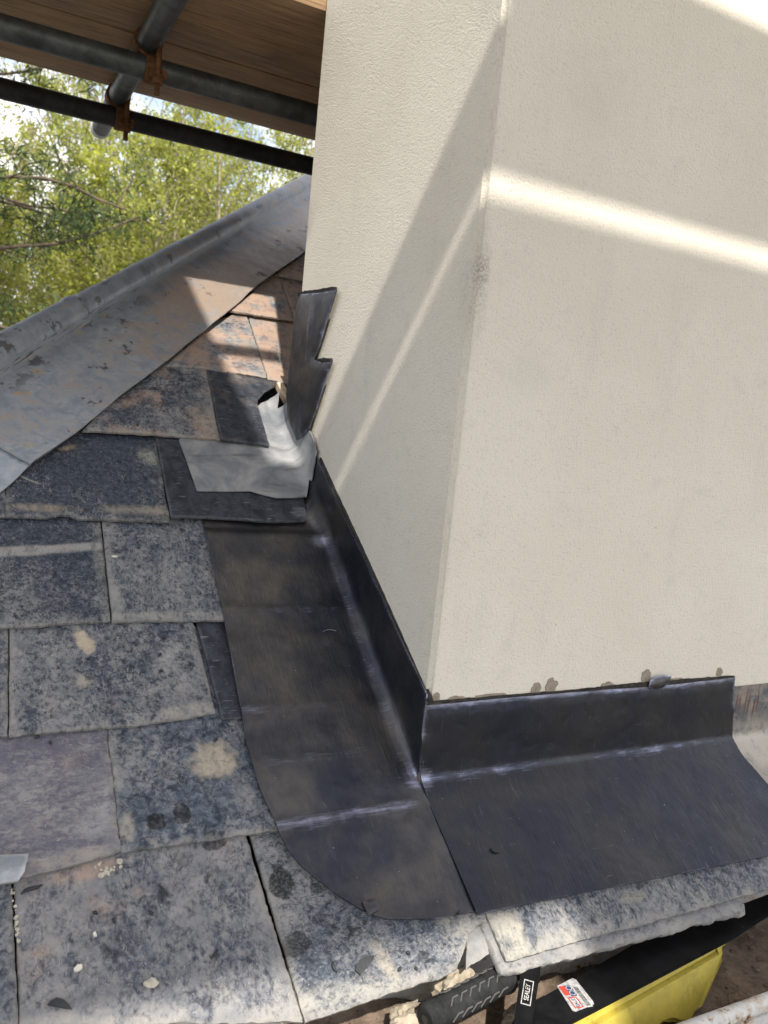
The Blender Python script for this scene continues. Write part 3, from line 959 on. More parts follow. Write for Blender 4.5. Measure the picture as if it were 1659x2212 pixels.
FL = [plane(x, y, 1, 0) for x, y in ((930, 1520), (1100, 1508), (1250, 1497), (1400, 1486), (1585, 1470))]
FH = [plane(x, y, 1, 0) for x, y in ((930, 1514), (1100, 1500), (1250, 1488), (1330, 1479), (1400, 1472), (1480, 1466), (1585, 1459))]
strip(FL, FH, 1, 0.0, M_CHASE, 'chase', 3, 0.0016)
LL = [plane(x, y, 0, 0) for x, y in ((929, 1520), (862, 1371), (783, 1196), (734, 1090), (692, 997))]
LH = [plane(x, y, 0, 0) for x, y in ((931, 1513), (868, 1368), (788, 1190), (738, 1083), (694, 988))]
strip(LL, LH, 0, 0.0, M_CHASE, 'chase', 8, 0.0010)


def blob(cx, cy, rx, rz, seed, ax=1, n=26):
    c = plane(cx, cy, ax, 0)
    d = Vector((0, -1, 0)) if ax == 1 else Vector((-1, 0, 0))
    s = Vector((1, 0, 0)) if ax == 1 else Vector((0, 1, 0))
    ps = []
    for i in range(n):
        a = 2 * math.pi * i / n
        k = 1 + 0.35 * fbm(math.cos(a) * 1.5, math.sin(a) * 1.5, seed, 3)
        ps.append(c + s * (rx * k * math.cos(a)) + Vector((0, 0, rz * k * math.sin(a))) + d * 0.0014)
    mb = MB()
    mb.prism(ps, -d * 0.005)
    return mb.build('bare_patch', M_CHIP, ch)


for a in ((1158, 1487, .009, .010, 1), (1190, 1483, .011, .013, 2), (1395, 1461, .011, .012, 3), (1310, 1480, .012, .006, 4),
          (1553, 1452, .008, .008, 5), (942, 1508, .007, .008, 6), (1450, 1470, .03, .005, 7), (985, 1510, .014, .005, 9), (1060, 1503, .03, .004, 12)):
    blob(*a)

# ------------------------------------------------------------------ leadwork
HL = 0.0215 + DH     # lead lies this far above the roof plane
RIDGES = [roof(600, 1318, HL)[1], roof(620, 1530, HL)[1], roof(680, 1638, HL)[1], roof(690, 1772, HL)[1]]


def lead_wave(u, v, seed=0.0):
    h = 0.0016 * fbm(u, v, seed, 4, 11) + 0.0006 * fbm(u, v, seed + 4, 2, 40)
    h += 0.0014 * max(0.0, fbm(u, 0.3, seed + 8, 2, 45)) * math.exp(-((v - RIDGES[2] - 0.006) / 0.008) ** 2) * smooth(-0.24, -0.2, u)
    for r0 in RIDGES:
        w_ = r0 + 0.004 * mnoise.noise(Vector((u * 9, r0, 1)))
        h += (0.0034 if r0 != RIDGES[2] else 0.0018) * math.exp(-((v - w_) / 0.010) ** 2) - 0.0016 * math.exp(-((v - w_ + 0.03) / 0.02) ** 2)
    return h


GAP = 0.0045


def fold(a, r):
    """distance a from the fold (negative on the roof) -> (offset from wall, height)"""
    L = r * math.pi / 2
    if a <= -L / 2:
        return (a - L / 2 + L / 2 + 0.0 + (-(r - L / 2)), 0.0) if False else (a - (r - L / 2), 0.0)
    if a >= L / 2:
        return 0.0, a + (r - L / 2)
    t = (a + L / 2) / r
    return -r + r * math.sin(t), r - r * math.cos(t)


def wall_h(x, y):
    p = plane(x, y, 0, 0)
    return (p.y * CP + p.z * SP, -p.y * SP + p.z * CP)


# side apron: over the slates, folded up the left face of the chimney
top_line = [wall_h(x, y) for x, y in ((931, 1517), (862, 1368), (783, 1193), (732, 1087), (688, 990))]
A0 = [roof(x, y, HL) for x, y in ((905, 1682), (945, 1775), (985, 1868), (1029, 1968), (950, 1984), (879, 1985), (838, 1984), (810, 1978), (775, 1960), (740, 1940), (693, 1906), (650, 1868), (622, 1832), (600, 1792), (575, 1710), (548, 1610), (533, 1530), (497, 1340), (475, 1240), (452, 1121), (446, 1090))]
vtop = A0[-1][1] + 0.03
poly = [(0.0, 0.0)] + [(u + 0.014 if i < 3 else u, v) for i, (u, v) in enumerate(A0[1:])] + [(-0.23, vtop), (-0.05, vtop + 0.02)]
up = [(h - HL, v) for v, h in top_line]
poly += [(up[-1][0], up[-1][1] + 0.012)] + [(a, v) for a, v in reversed(up)]
poly[-1] = (up[0][0], up[0][0] * math.tan(PITCH) - 0.002)
if np.sum(np.array(poly)[:, 0] * np.roll(np.array(poly)[:, 1], -1) - np.roll(np.array(poly)[:, 0], -1) * np.array(poly)[:, 1]) < 0:
    poly = poly[::-1]


def side_map(a, v, d):
    hw = lead_wave(a, v, 1.0)
    if v < 0.0:
        hw *= 0.15 + 0.85 * smooth(0.005, -0.06, a)
    bead = 0.0012 * math.exp(-(d / 0.004) ** 2)
    if v < 0.0:
        k = -0.0026 * smooth(-0.004, 0.006, a - 0.006)
        return W3(a - GAP * smooth(-0.03, 0.0, v), v, HL + hw + k)
    r = min(0.020, 0.003 + v * 0.35)
    r *= 1 + 0.25 * mnoise.noise(Vector((v * 22, 0.3, 2)))
    o, h = fold(a, r)
    h -= 0.009 * smooth(0.485, 0.512, v) * smooth(0.01, -0.02, a)
    kr = smooth(0.0, -0.06, a)
    w2 = 0.0016 * fbm(a * 0.6, v, 7.7, 3, 20) * smooth(0.01, 0.03, a)
    up_ = smooth(0.015, 0.05, a)
    return W3(o - GAP - w2 - 0.0008 * up_, v, HL + h + hw * kr)


def side_polish_glint(a, v, d):  # rubbed polish plus painted sheen along ridges and crease
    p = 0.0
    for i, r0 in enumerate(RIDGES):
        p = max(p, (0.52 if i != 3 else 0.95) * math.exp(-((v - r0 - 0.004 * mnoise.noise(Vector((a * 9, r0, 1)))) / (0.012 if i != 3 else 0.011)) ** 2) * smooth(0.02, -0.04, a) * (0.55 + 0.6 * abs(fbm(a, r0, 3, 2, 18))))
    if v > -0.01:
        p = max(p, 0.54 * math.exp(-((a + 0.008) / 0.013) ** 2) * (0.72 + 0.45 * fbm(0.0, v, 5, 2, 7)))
        p = max(p, 1.0 * math.exp(-((a + 0.018) ** 2 + (v - 0.475) ** 2) / 0.0004))  # sun glint painted on the crease
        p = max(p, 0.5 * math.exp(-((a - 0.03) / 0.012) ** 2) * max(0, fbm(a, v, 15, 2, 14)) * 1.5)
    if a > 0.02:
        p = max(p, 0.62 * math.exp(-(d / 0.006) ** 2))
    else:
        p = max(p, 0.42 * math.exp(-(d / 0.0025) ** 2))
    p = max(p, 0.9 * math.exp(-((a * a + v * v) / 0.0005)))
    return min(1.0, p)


so = sheet('lead_flashing', poly, side_map, M_LEAD, 0.0022, res=0.0085, bres=0.007, ring=0.0035, attrs={'polish_sheen': side_polish_glint}, angle=70)
tag(so, 'dark new lead side flashing dressed over the slates up the chimney left face', 'flashing')

# front apron: folded up the front face
ft = [plane(x, y, 1, 0) for x, y in ((930, 1523), (1100, 1506), (1250, 1494), (1400, 1483), (1490, 1474), (1584, 1463))]
B0 = [roof(x, y, HL + 0.002) for x, y in ((1030, 1967), (1140, 1943), (1250, 1922), (1400, 1893), (1550, 1863), (1665, 1840), (1760, 1820), (1740, 1760), (1659, 1690), (1612, 1636))]
Lz = HL * CP
fpoly = [(0.0, 0.0), roof(945, 1775, HL), roof(985, 1868, HL)] + B0 + [(plane(1575, 1594, 1, 0).x, 0.0)]
fpoly = [(u, v) for u, v in fpoly]
fup = [(p.x, p.z - HL / CP) for p in ft]
fpoly += [(fup[-1][0], fup[-1][1])] + [(x, z) for x, z in reversed(fup[:-1])]
fpoly[-1] = (-0.0055, fup[0][1])
fpoly.append((-0.0055, 0.02))
if np.sum(np.array(fpoly)[:, 0] * np.roll(np.array(fpoly)[:, 1], -1) - np.roll(np.array(fpoly)[:, 0], -1) * np.array(fpoly)[:, 1]) < 0:
    fpoly = fpoly[::-1]


def front_map(u, b_, d):
    # b_<0: down the slope from the fold; b_>0: up the wall
    r = 0.014 * (1 + 0.2 * mnoise.noise(Vector((u * 15, 4, 0))))
    an = math.pi / 2 + PITCH        # the wall leans back 90 deg plus pitch from the down-slope sheet
    turn = math.pi / 2 - PITCH
    L = r * turn
    hw = 0.0016 * fbm(u, b_, 21, 4, 9) + 0.0005 * fbm(u, b_, 24, 3, 40)
    hw += 0.0035 * math.exp(-((u - 0.56 + b_ * 0.6) / 0.02) ** 2) * smooth(-0.05, -0.2, b_)
    hw *= 0.15 + 0.85 * smooth(0.0, 0.06, u)
    hz = HL / CP + 0.0006
    y0 = -GAP - 0.001
    kf = r * math.tan(turn / 2)
    if b_ <= -L / 2:
        q = b_ + L / 2 - kf
        hw -= 0.0032 * smooth(-0.006, -0.03, b_)
        return Vector((u, y0 + q * CP - hw * SP, hz + q * SP + hw * CP))
    if b_ >= L / 2:
        q = b_ - L / 2 + kf
        lip = smooth(0.012, 0.0, d) * 0.0025 if q > 0.06 else 0.0
        return Vector((u, y0 - 0.0016 * fbm(u, b_, 31, 3, 16) * smooth(0, 0.04, q) - 0.001 + lip, hz + q))
    t = (b_ + L / 2) / r
    p0 = Vector((0, y0 - kf * CP, hz - kf * SP))
    T = Vector((0, CP, SP))
    Nn = Vector((0, -SP, CP))
    p = p0 + T * (r * math.sin(t)) + Nn * (r - r * math.cos(t))
    return Vector((u, p.y, p.z))


def front_polish_sheen(u, b_, d):  # polish and fold highlight, both painted into the lead colour
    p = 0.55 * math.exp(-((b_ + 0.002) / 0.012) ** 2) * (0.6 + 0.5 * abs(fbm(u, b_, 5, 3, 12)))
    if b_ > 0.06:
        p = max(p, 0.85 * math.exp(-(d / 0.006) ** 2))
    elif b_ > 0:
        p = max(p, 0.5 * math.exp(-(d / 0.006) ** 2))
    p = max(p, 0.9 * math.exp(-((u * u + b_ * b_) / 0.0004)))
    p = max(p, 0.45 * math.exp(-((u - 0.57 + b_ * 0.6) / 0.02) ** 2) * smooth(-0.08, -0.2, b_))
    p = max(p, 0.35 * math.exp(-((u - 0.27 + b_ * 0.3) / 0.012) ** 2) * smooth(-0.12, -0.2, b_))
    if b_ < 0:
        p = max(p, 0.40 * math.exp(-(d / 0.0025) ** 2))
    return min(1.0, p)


fo = sheet('lead_apron', fpoly, front_map, M_LEAD_F, 0.0022, res=0.009, bres=0.007, ring=0.0035, attrs={'polish_sheen': front_polish_sheen}, angle=70)
tag(fo, 'dark new lead apron across the foot of the chimney front face', 'flashing')
# folded lead wedge holding the apron in the chase
c = plane(1425, 1470, 1, -0.008)
wp = [c + Vector((x, 0, z)) for x, z in ((-.024, -.010), (-.012, -.016), (.010, -.014), (.024, -.004), (.026, .006), (.010, .009), (-.010, .007), (-.022, .002))]
mb = MB()
mb.prism(wp, (0, -0.005, 0))
wd = sheet('lead_wedge', [(p.x, p.z) for p in wp], lambda x, z, d: Vector((x, -0.0085 - 0.004 * smooth(0, 0.008, d) - 0.0015 * fbm(x, z, 3, 3, 90), z)), M_LEAD, 0.002, res=0.004, attrs={'polish_sheen': lambda a, b_, d: 0.7 * math.exp(-(d / 0.003) ** 2) + 0.3 * abs(fbm(a, b_, 1, 3, 90))})
tag(wd, 'crumpled lead wedge hammered into the chase above the front apron', 'lead wedge')

# weathered apron further along the front
t3 = [plane(x, y, 1, 0) for x, y in ((1575, 1482), (1659, 1470))]
x0 = plane(1560, 1500, 1, 0).x
zt = t3[0].z - HL / CP + 0.002
opoly = [(x0, -0.17), (1.02, -0.19), (1.02, zt + 0.004), (x0, zt)]


def oldf_map(u, b_, d):
    p = front_map(u, b_, 1.0)
    rr = smooth(-0.06, 0.0, b_) * smooth(0.06, 0.0, b_)
    return p + Vector((0, 0.0032, -0.0045))


rust = [((x0 + 0.022 + 0.012 * i + 0.004 * (i % 2), zt - 0.035 - 0.006 * (i % 3)), 0.0032, 0.045 - 0.006 * (i % 3), 0, (0.12, 0.045, 0.035), 0.75) for i in range(7)]
M_OLDF = old_lead_material(stains=[((x0 + 0.15, -0.06), 0.30, 0.10, 0, (0.30, 0.265, 0.225), 0.97)] + rust + [((x0 + 0.08, -0.02), 0.12, 0.05, 0, (0.45, 0.41, 0.35), 0.7)], dust=1.0, bright=0.42)
tag(sheet('old_lead_apron', opoly, oldf_map, M_OLDF, 0.002, res=0.012, attrs={'polish_sheen': lambda a, b_, d: 0.3 * math.exp(-(b_ / 0.012) ** 2)}, angle=70),
    'weathered grey lead apron with rusty streaks at the right edge of the chimney front', 'flashing')

# bright soaker: on the new black slate and folded against the chimney
SKH = 0.0245 + DH
spts = [(402, 944), (418, 990), (440, 1060), (500, 1061), (555, 1061), (585, 1070), (610, 1076), (640, 1076), (653, 1073)]
S0 = [roof(x, y, SKH) for x, y in spts]
ufold = -0.0135
sv0 = S0[-1][1]
sup = [wall_h(x, y) for x, y in ((664, 1066), (680, 1040), (688, 1000), (691, 978), (680, 940), (668, 918))]
S0 = S0[:-1] + [(-0.012, S0[-1][1])]
sup = [wall_h(x, y) for x, y in ((668, 1062), (681, 1040), (688, 1000), (691, 978), (680, 940), (666, 915))]
spoly = S0 + [(max(0.004, h - 0.026 - DH), v) for v, h in sup] + [(0.03, 0.84), (-0.004, 0.865)] + [roof(x, y, 0.012 + DH) for x, y in ((612, 866), (596, 861), (577, 868), (560, 884), (540, 905))] + [(S0[0][0] + 0.02, S0[0][1] + 0.03)]


def soak_map(a, v, d):
    o, h = fold(a, 0.016)
    hw = 0.0008 * fbm(a, v, 41, 4, 16) + 0.0015 * max(0, fbm(a, v, 44, 2, 8)) * smooth(0.03, 0.0, d)
    sl_ = -0.055 * max(0.0, v - 0.575) * smooth(0.02, -0.02, a)
    return W3(o - GAP - 0.004 - 0.002 * fbm(a, v, 47, 3, 25) * smooth(0, 0.03, a), v, SKH + h + hw * smooth(0.01, -0.02, a) + sl_)


area = lambda q: np.sum(np.array(q)[:, 0] * np.roll(np.array(q)[:, 1], -1) - np.roll(np.array(q)[:, 0], -1) * np.array(q)[:, 1])
if area(spoly) < 0:
    spoly = spoly[::-1]
tag(sheet('lead_soaker', spoly, soak_map, M_SOAKER, 0.0018, res=0.008, bres=0.006, ring=0.003, attrs={'polish_sheen': lambda a, b_, d: 0}, angle=70),
    'bright silvery lead soaker folded between the black slate and the chimney', 'flashing')

# stepped cover flashing on the left face, ends tucked into two chases
st = [(650, 636), (690, 633), (727, 627), (716, 664), (700, 715), (688, 750), (678, 777), (694, 784), (715, 783), (700, 828), (685, 876), (668, 926), (655, 942), (641, 951), (630, 925), (621, 893), (620, 860), (624, 810), (631, 745), (638, 690), (644, 650)]
sp_ = []
for x, y in st:
    p = plane(x, y, 0, -0.010)
    sp_.append((p.y, p.z))
if area(sp_) < 0:
    sp_ = sp_[::-1]


def step_map(y, z, d):
    k = smooth(0.60, 0.74, y)
    return Vector((-0.012 - 0.0018 * fbm(y, z, 51, 3, 14) - 0.006 * k + 0.004 * smooth(0.012, 0, d), y, z))


M_STEP = lead_material()
tag(sheet('stepped_flashing', sp_, step_map, M_STEP, 0.0028, res=0.007, bres=0.006, ring=0.003,
          attrs={'polish_sheen': lambda y, z, d: min(1, 0.55 * math.exp(-(d / 0.004) ** 2) + 0.75 * max(0, fbm(y * 4.0, z * 0.35, 3, 3, 18)))}, angle=70),  # upright streaks paint the brushed highlights
    'dark lead stepped flashing fixed on the chimney left face above the soaker', 'flashing')
for pts, sd_ in (([(648, 634), (690, 629), (728, 622)], 1), ([(684, 779), (700, 777), (719, 778)], 2)):
    lo = [plane(x, y + 6, 0, 0) for x, y in pts]
    hi = [plane(x, y - 2, 0, 0) for x, y in pts]
    strip(lo, hi, 0, 0.002, M_DARK, 'chase', 20 + sd_, 0.0022, th=0.004)  # black strip paints the shade inside the slot, no felt here

# hip lead: wings on both slopes dressed up over a round roll
n1 = Vector((0, -SP, CP))
n2 = Vector((-SP, 0, CP))
hd = (W3(hip_u(1.0), 1.0) - W3(hip_u(0.0), 0.0)).normalized()
bis = (n1 + n2).normalized()
bis = (bis - hd * bis.dot(hd)).normalized()
cc_ = hd.cross(bis).normalized()
if cc_.x < 0:
    cc_ = -cc_
ed = hd.cross(n1).normalized()
if ed.dot(cc_) < 0:
    ed = -ed
hp0 = W3(hip_u(0.0), 0.0)
lenv = (W3(hip_u(1.0), 1.0) - hp0).length


def hip_lead(name, label, s0, s1, edge, mat, hoff, rr, seed, collar=None):
    ns = int((s1 - s0) / 0.012) + 1
    rows = []
    pol = []
    rol = []
    uvs = []
    ex, ey = ed.dot(cc_), ed.dot(bis)
    for i in range(ns + 1):
        s = s0 + (s1 - s0) * i / ns
        base = hp0 + hd * s
        dm = edge(s)
        r = rr * (1 + 0.05 * mnoise.noise(Vector((s * 6, seed, 0))))
        if collar:
            r += 0.004 * smooth(collar + 0.05, collar + 0.02, s) + 0.003 * math.exp(-((s - collar - 0.03) / 0.012) ** 2)
        cyc = 0.008
        # roll circle centre at height cyc above the hip; the wing leaves the roll in a small fillet
        prof = []
        nW = 20
        d0 = r * 1.25
        for k in range(nW + 1):
            dd = dm + (d0 - dm) * k / nW
            prof.append((dd * ex, dd * ey, dd, 1))
        # blend to the circle
        a0 = -0.12
        for k in range(25):
            a = a0 + (math.pi - 2 * a0) * k / 24
            prof.append((r * math.cos(a), cyc + r * math.sin(a), d0 * (1 - 2 * k / 24), 0))
        for k in range(nW + 1):
            dd = d0 + (0.20 - d0) * k / nW
            prof.append((-dd * ex, dd * ey, -dd, 2))
        row = []
        for j, (cx, cy, dd, kind) in enumerate(prof):
            p = base + cc_ * cx + bis * cy
            nn = n1 if kind == 1 else (n2 if kind == 2 else (cc_ * cx + bis * (cy - cyc)).normalized())
            u_, v_ = (p.x, p.y * CP + p.z * SP)
            wob = 0.0022 * fbm(s, dd * 1.3, seed, 4, 7) + 0.0008 * fbm(s, dd, seed + 3, 2, 40)
            if kind == 1:
                wob += 0.003 * math.exp(-((s - s0 - 0.9) / 0.05) ** 2) * 0
                wob += 0.0022 * max(0, mnoise.noise(Vector((s * 7.5 - dd * 4, 3.3, seed))))
            p = p + nn * ((hoff if kind else 0.0) + wob)
            row.append(p)
            uvs.append((u_ if kind == 1 else u_ - 0.2 * (kind == 0), v_))
            e_ = abs(dd - dm)
            rol.append(1.0 if kind == 0 else smooth(0.11, 0.04, abs(dd)))
            pol.append(0.65 * math.exp(-(e_ / 0.006) ** 2) + 0.45 * math.exp(-((s - s0) / 0.006) ** 2) + (0.35 * math.exp(-((dd - 0.05) / 0.012) ** 2) * max(0, fbm(s, 1, 9, 2, 8))))
        rows.append(row)
    nj = len(rows[0])
    top = [p for r_ in rows for p in r_]
    fs = []
    for i in range(len(rows) - 1):
        for j in range(nj - 1):
            fs.append((i * nj + j, i * nj + j + 1, (i + 1) * nj + j + 1, (i + 1) * nj + j))
    n = len(top)
    N = [Vector((0, 0, 0)) for _ in range(n)]
    for f in fs:
        q = (top[f[1]] - top[f[0]]).cross(top[f[3]] - top[f[0]])
        for k in f:
            N[k] += q
    sg = 1 if N[10].dot(n1) > 0 else -1
    bot = [p - q.normalized() * (0.0026 * sg) for p, q in zip(top, N)]
    bd = [(j, j + 1) for j in range(nj - 1)] + [((len(rows) - 1) * nj + j + 1, (len(rows) - 1) * nj + j) for j in range(nj - 1)]
    bd += [((i + 1) * nj, i * nj) for i in range(len(rows) - 1)] + [(i * nj + nj - 1, (i + 1) * nj + nj - 1) for i in range(len(rows) - 1)]
    fs2 = fs + [tuple(k + n for k in reversed(f)) for f in fs] + [(a, b_, b_ + n, a + n) for a, b_ in bd]
    o = obj(name, top + bot, fs2, mat, None, True, np.array(uvs + uvs), {'polish_sheen': pol + pol, 'roll': rol + rol}, 60)
    return tag(o, label, 'hip flashing', 'lead sheets capping the hip')


def s_of(u, v):
    p = W3(u, v)
    q = p - hp0
    return q.dot(hd), (q - hd * q.dot(hd)).dot(ed)


HH = 0.026 + DH
epts = sorted(s_of(*roof(x, y, HH)) for x, y in ((0, 1062), (40, 1030), (76, 993), (120, 964), (170, 930), (215, 893), (260, 855), (310, 817), (365, 775), (430, 722), (500, 665), (560, 612), (605, 580), (655, 545)))
es = np.array([e[0] for e in epts])
ev = np.array([e[1] for e in epts])


def wing_edge(s):
    return float(np.interp(s, es, ev)) + 0.0016 * fbm(s, 2, 0, 3, 9)


s_lap = s_of(*roof(40, 988, HH))[0]
M_HIP = old_lead_material(stains=[
    (roof(440, 640, HH), 0.10, 0.16, -0.3, (0.42, 0.29, 0.20), 0.5),
    (roof(115, 700, HH), 0.014, 0.02, 0, (0.42, 0.33, 0.22), 0.8), (roof(40, 770, HH), 0.012, 0.03, 0, (0.42, 0.33, 0.22), 0.8), (roof(50, 850, HH), 0.016, 0.010, 0.2, (0.46, 0.33, 0.20), 0.9),
    (roof(58, 962, HH), 0.015, 0.012, 0.2, (0.42, 0.38, 0.29), 0.9), (roof(212, 740, HH), 0.006, 0.075, -0.2, (0.36, 0.37, 0.37), 0.9)])
hip_lead('hip_flashing', 'weathered grey hip flashing with round roll and orange dust running up beside the chimney', s_lap, s_lap + 2.9, wing_edge, M_HIP, HH, 0.028, 1.0, collar=s_of(*roof(150, 690, HH))[0])
M_HIP2 = old_lead_material(dust=0.35, bright=1.2)
hip_lead('hip_flashing', 'short lower length of pale hip lead lapped under the long one at the left edge', s_lap - 0.55, s_lap + 0.06, lambda s: wing_edge(s) - 0.003, M_HIP2, HH - 0.006, 0.026, 5.0)

# folded lead tab
tb = MB()
tc = [roof(x, y, 0.02) for x, y in ((-40, 1850), (60, 1851), (52, 1888), (42, 1898), (-30, 1910))]
(uA, vA), (uB, vB) = roof(-60, 1850, 0.022 + DH), roof(61, 1850, 0.022 + DH)
vC = roof(45, 1900, 0.022 + DH)[1]


def tab_map(a, b_, d):
    hb = 0.024 + DH + 0.006 * math.sin(min(1, max(0, (b_ - vC) / (vA - vC))) * math.pi) + 0.001 * fbm(a, b_, 2, 3, 60)
    return W3(a, b_, hb)


tag(sheet('lead_tab', [(uA, vC - 0.002), (roof(38, 1902, 0.02 + DH)[0], vC - 0.002), (roof(52, 1890, 0.02 + DH)[0], vC + 0.006), (uB, vB), (uA, vA)], tab_map,
          old_lead_material(dust=0.1, bright=0.75), 0.004, res=0.006, bres=0.004, ring=0.002, attrs={'polish_sheen': lambda a, b_, d: math.exp(-(d / 0.004) ** 2) + 0.5 * math.exp(-((b_ - vC - 0.012) / 0.003) ** 2)}),
    'folded grey lead tab hooked over a purple slate at the left edge', 'lead tab')
wb = [roof(x, y, HL + 0.004) for x, y in ((783, 1946), (812, 1938), (822, 1962), (797, 1976))]
tag(sheet('lead_tab', wb, lambda a, b_, d: W3(a, b_, HL + 0.0022 + 0.002 * smooth(0, 0.005, d)), M_LEAD, 0.0015, res=0.004, attrs={'polish_sheen': lambda a, b_, d: 0.35 * math.exp(-(d / 0.002) ** 2)}),
    'small square lead clip on the rounded corner of the side flashing', 'lead clip')


# ------------------------------------------------------------------ small things lying on the slates
def top_h(u, v):
    o_ = None
    return o_


DG = bpy.context.evaluated_depsgraph_get()
DG.update()


def on_roof(x, y):
    """measured place -> the surface that is there"""
    bpy.context.view_layer.update()
    d = Vector(ray(x, y)).normalized()
    hit, loc, nrm, idx, ob, mt = SC.ray_cast(bpy.context.evaluated_depsgraph_get(), Vector(CAM), d)
    return loc, nrm


M_CHIPS = plain('slate_offcut', (0.020, 0.021, 0.024), (0.045, 0.047, 0.052), 60, 0.55)
M_WHITE = plain('white_flake', (0.60, 0.56, 0.48), (0.74, 0.70, 0.62), 80, 0.9)
M_STONE = plain('pale_grit', (0.42, 0.38, 0.30), (0.58, 0.54, 0.45), 90, 0.9)


def flat_chip(name, pts, label, cat, mat, th=0.003, group=None):
    c_, n_ = on_roof(sum(p[0] for p in pts) / len(pts), sum(p[1] for p in pts) / len(pts))
    vs = []
    for x, y in pts:
        d = Vector(ray(x, y))
        t_ = (c_ - Vector(CAM)).dot(n1) / d.dot(n1)
        vs.append(Vector(CAM) + d * t_ + n1 * 0.0012)
    mb_ = MB()
    mb_.prism(vs, n1 * th)
    return tag(mb_.build(name, mat), label, cat, group)


G_CHIP = 'dark slate offcuts lying on the bottom course'
flat_chip('slate_chip', [(102, 2172), (110, 2163), (122, 2157), (136, 2161), (148, 2172), (155, 2182), (140, 2180), (118, 2176)],
          'black half-moon slate chip lying on the large slate at bottom left', 'slate chip', M_CHIPS, group=G_CHIP)
flat_chip('slate_chip', [(765, 2098), (768, 2085), (778, 2074), (790, 2068), (807, 2066), (801, 2080), (790, 2094), (777, 2109)],
          'dark half-moon slate chip lying on the slate under the rounded lead corner', 'slate chip', M_CHIPS, group=G_CHIP)
flat_chip('stone_flake', [(158, 2096), (166, 2087), (176, 2086), (177, 2095), (169, 2101), (161, 2102)],
          'white stone flake on the large bottom left slate', 'stone flake', M_WHITE, 0.004)
flat_chip('stone_flake', [(200, 2018), (205, 2014), (209, 2024), (202, 2026)], 'tiny white triangular flake in the middle of the large bottom slate', 'stone flake', M_WHITE, 0.003)


def pebble(pos, r, mat, seed, sq=0.7):
    bm_ = bmesh.new()
    bmesh.ops.create_icosphere(bm_, subdivisions=2, radius=1.0)
    for v in bm_.verts:
        k = 1 + 0.35 * mnoise.noise(v.co * 1.3 + Vector((seed, seed * 2, 0)))
        v.co = Vector((v.co.x * k * r[0], v.co.y * k * r[1], v.co.z * k * r[2]))
    bm_.verts.index_update()
    vs = [v.co.copy() + pos for v in bm_.verts]
    fs = [[v.index for v in f.verts] for f in bm_.faces]
    bm_.free()
    return vs, fs


def stone(name, x, y, r, label, cat, mat, group=None):
    c_, n_ = on_roof(x, y)
    vs, fs = pebble(c_ + n1 * (r[2] * 0.6), r, mat, x * 0.37)
    return tag(obj(name, vs, fs, mat), label, cat, group)


stone('mortar_crumb', 325, 2125, (.008, .006, .004), 'tan mortar crumb on the large bottom slate right of the white flake', 'crumb', M_STONE)
stone('mortar_crumb', 258, 1862, (.004, .0055, .003), 'pale crumb wedged at the corner between the purple slate and its neighbour', 'crumb', M_STONE)
stone('mortar_crumb', 248, 1203, (.006, .005, .002), 'white crumb near the top left of the slate beside the apron', 'crumb', M_WHITE)
stone('mortar_crumb', 218, 1892, (.0036, .0036, .003), 'pale crumb below the lower edge of the purple slate', 'crumb', M_STONE)
# grit along the joint and under the tail of the purple slate: countless grains
gm = MB()
for i in range(90):
    if i < 60:
        t_ = RNG.random()
        x, y = 27 + 11 * t_ + RNG.uniform(-3, 3), 1915 + 120 * t_
    else:
        x, y = RNG.gauss(228, 12), RNG.gauss(1882, 8)
    c_, n_ = on_roof(x, y)
    s_ = RNG.uniform(.0007, .0022)
    vs, fs = pebble(c_ + n1 * s_ * 0.4, (s_, s_, s_), None, i)
    gm.add(vs, fs)
tag(gm.build('grit', M_STONE), 'loose pale grit in the slate joint at bottom left', 'grit', kind='stuff')

G_SW = 'thin black lead shavings scattered over the slates'
for i, (x, y, l, a) in enumerate(((348, 1930, 30, 1.35), (68, 1922, 34, -0.5), (462, 2062, 18, -0.9), (326, 1973, 8, 1.2), (205, 1973, 9, 1.0), (720, 2003, 8, 0.7), (764, 2016, 34, -0.5), (756, 2008, 14, 0.6), (787, 1994, 8, -0.7),
                                   (722, 2090, 20, 1.4), (862, 2094, 10, -0.3), (880, 2060, 8, 1.1), (352, 1380, 9, 0.9), (345, 1416, 12, -1.0), (190, 1425, 8, 0.2), (348, 1450, 9, 0.3), (80, 1592, 12, -0.7), (108, 1606, 7, 1.4),
                                   (897, 2094, 6, 1.2), (466, 1600, 10, -0.9), (245, 1990, 9, 0.9), (440, 1590, 6, 0.2), (1068, 1838, 22, 0.6), (990, 1972, 5, .4))):
    c_, n_ = on_roof(x, y)
    mb_ = MB()
    dpx = l * 0.00068
    e1 = Vector((1, 0, 0)) * math.cos(a) + Vector((0, -CP, -SP)) * math.sin(a)
    pts = [c_ + n1 * (0.0012 + 0.0012 * math.sin(t * 3.1)) + e1 * (t - 0.5) * dpx + n1.cross(e1) * (0.12 * dpx * math.sin(t * 4 + i)) for t in np.linspace(0, 1, 6)]
    mb_.tube(pts, [0.0006, 0.0017, 0.0022, 0.0021, 0.0016, 0.0006], 6)
    tag(mb_.build('lead_shaving', M_CHIPS, None, True), 'thin black lead shaving lying loose on the roof', 'lead shaving', G_SW)
c_, n_ = on_roof(711, 1364)
mb_ = MB()
mb_.tube([c_ + n1 * 0.002 + Vector((1, 0, 0)) * 0.0125 * math.cos(a) + Vector((0, CP, SP)) * (0.006 * math.sin(a) - 0.004) for a in np.linspace(0.4, 2.7, 10)], 0.0006, 6)
tag(mb_.build('lead_shaving', M_SOAKER, None, True), 'bright curved lead shaving on the dark side flashing', 'lead shaving', G_SW)

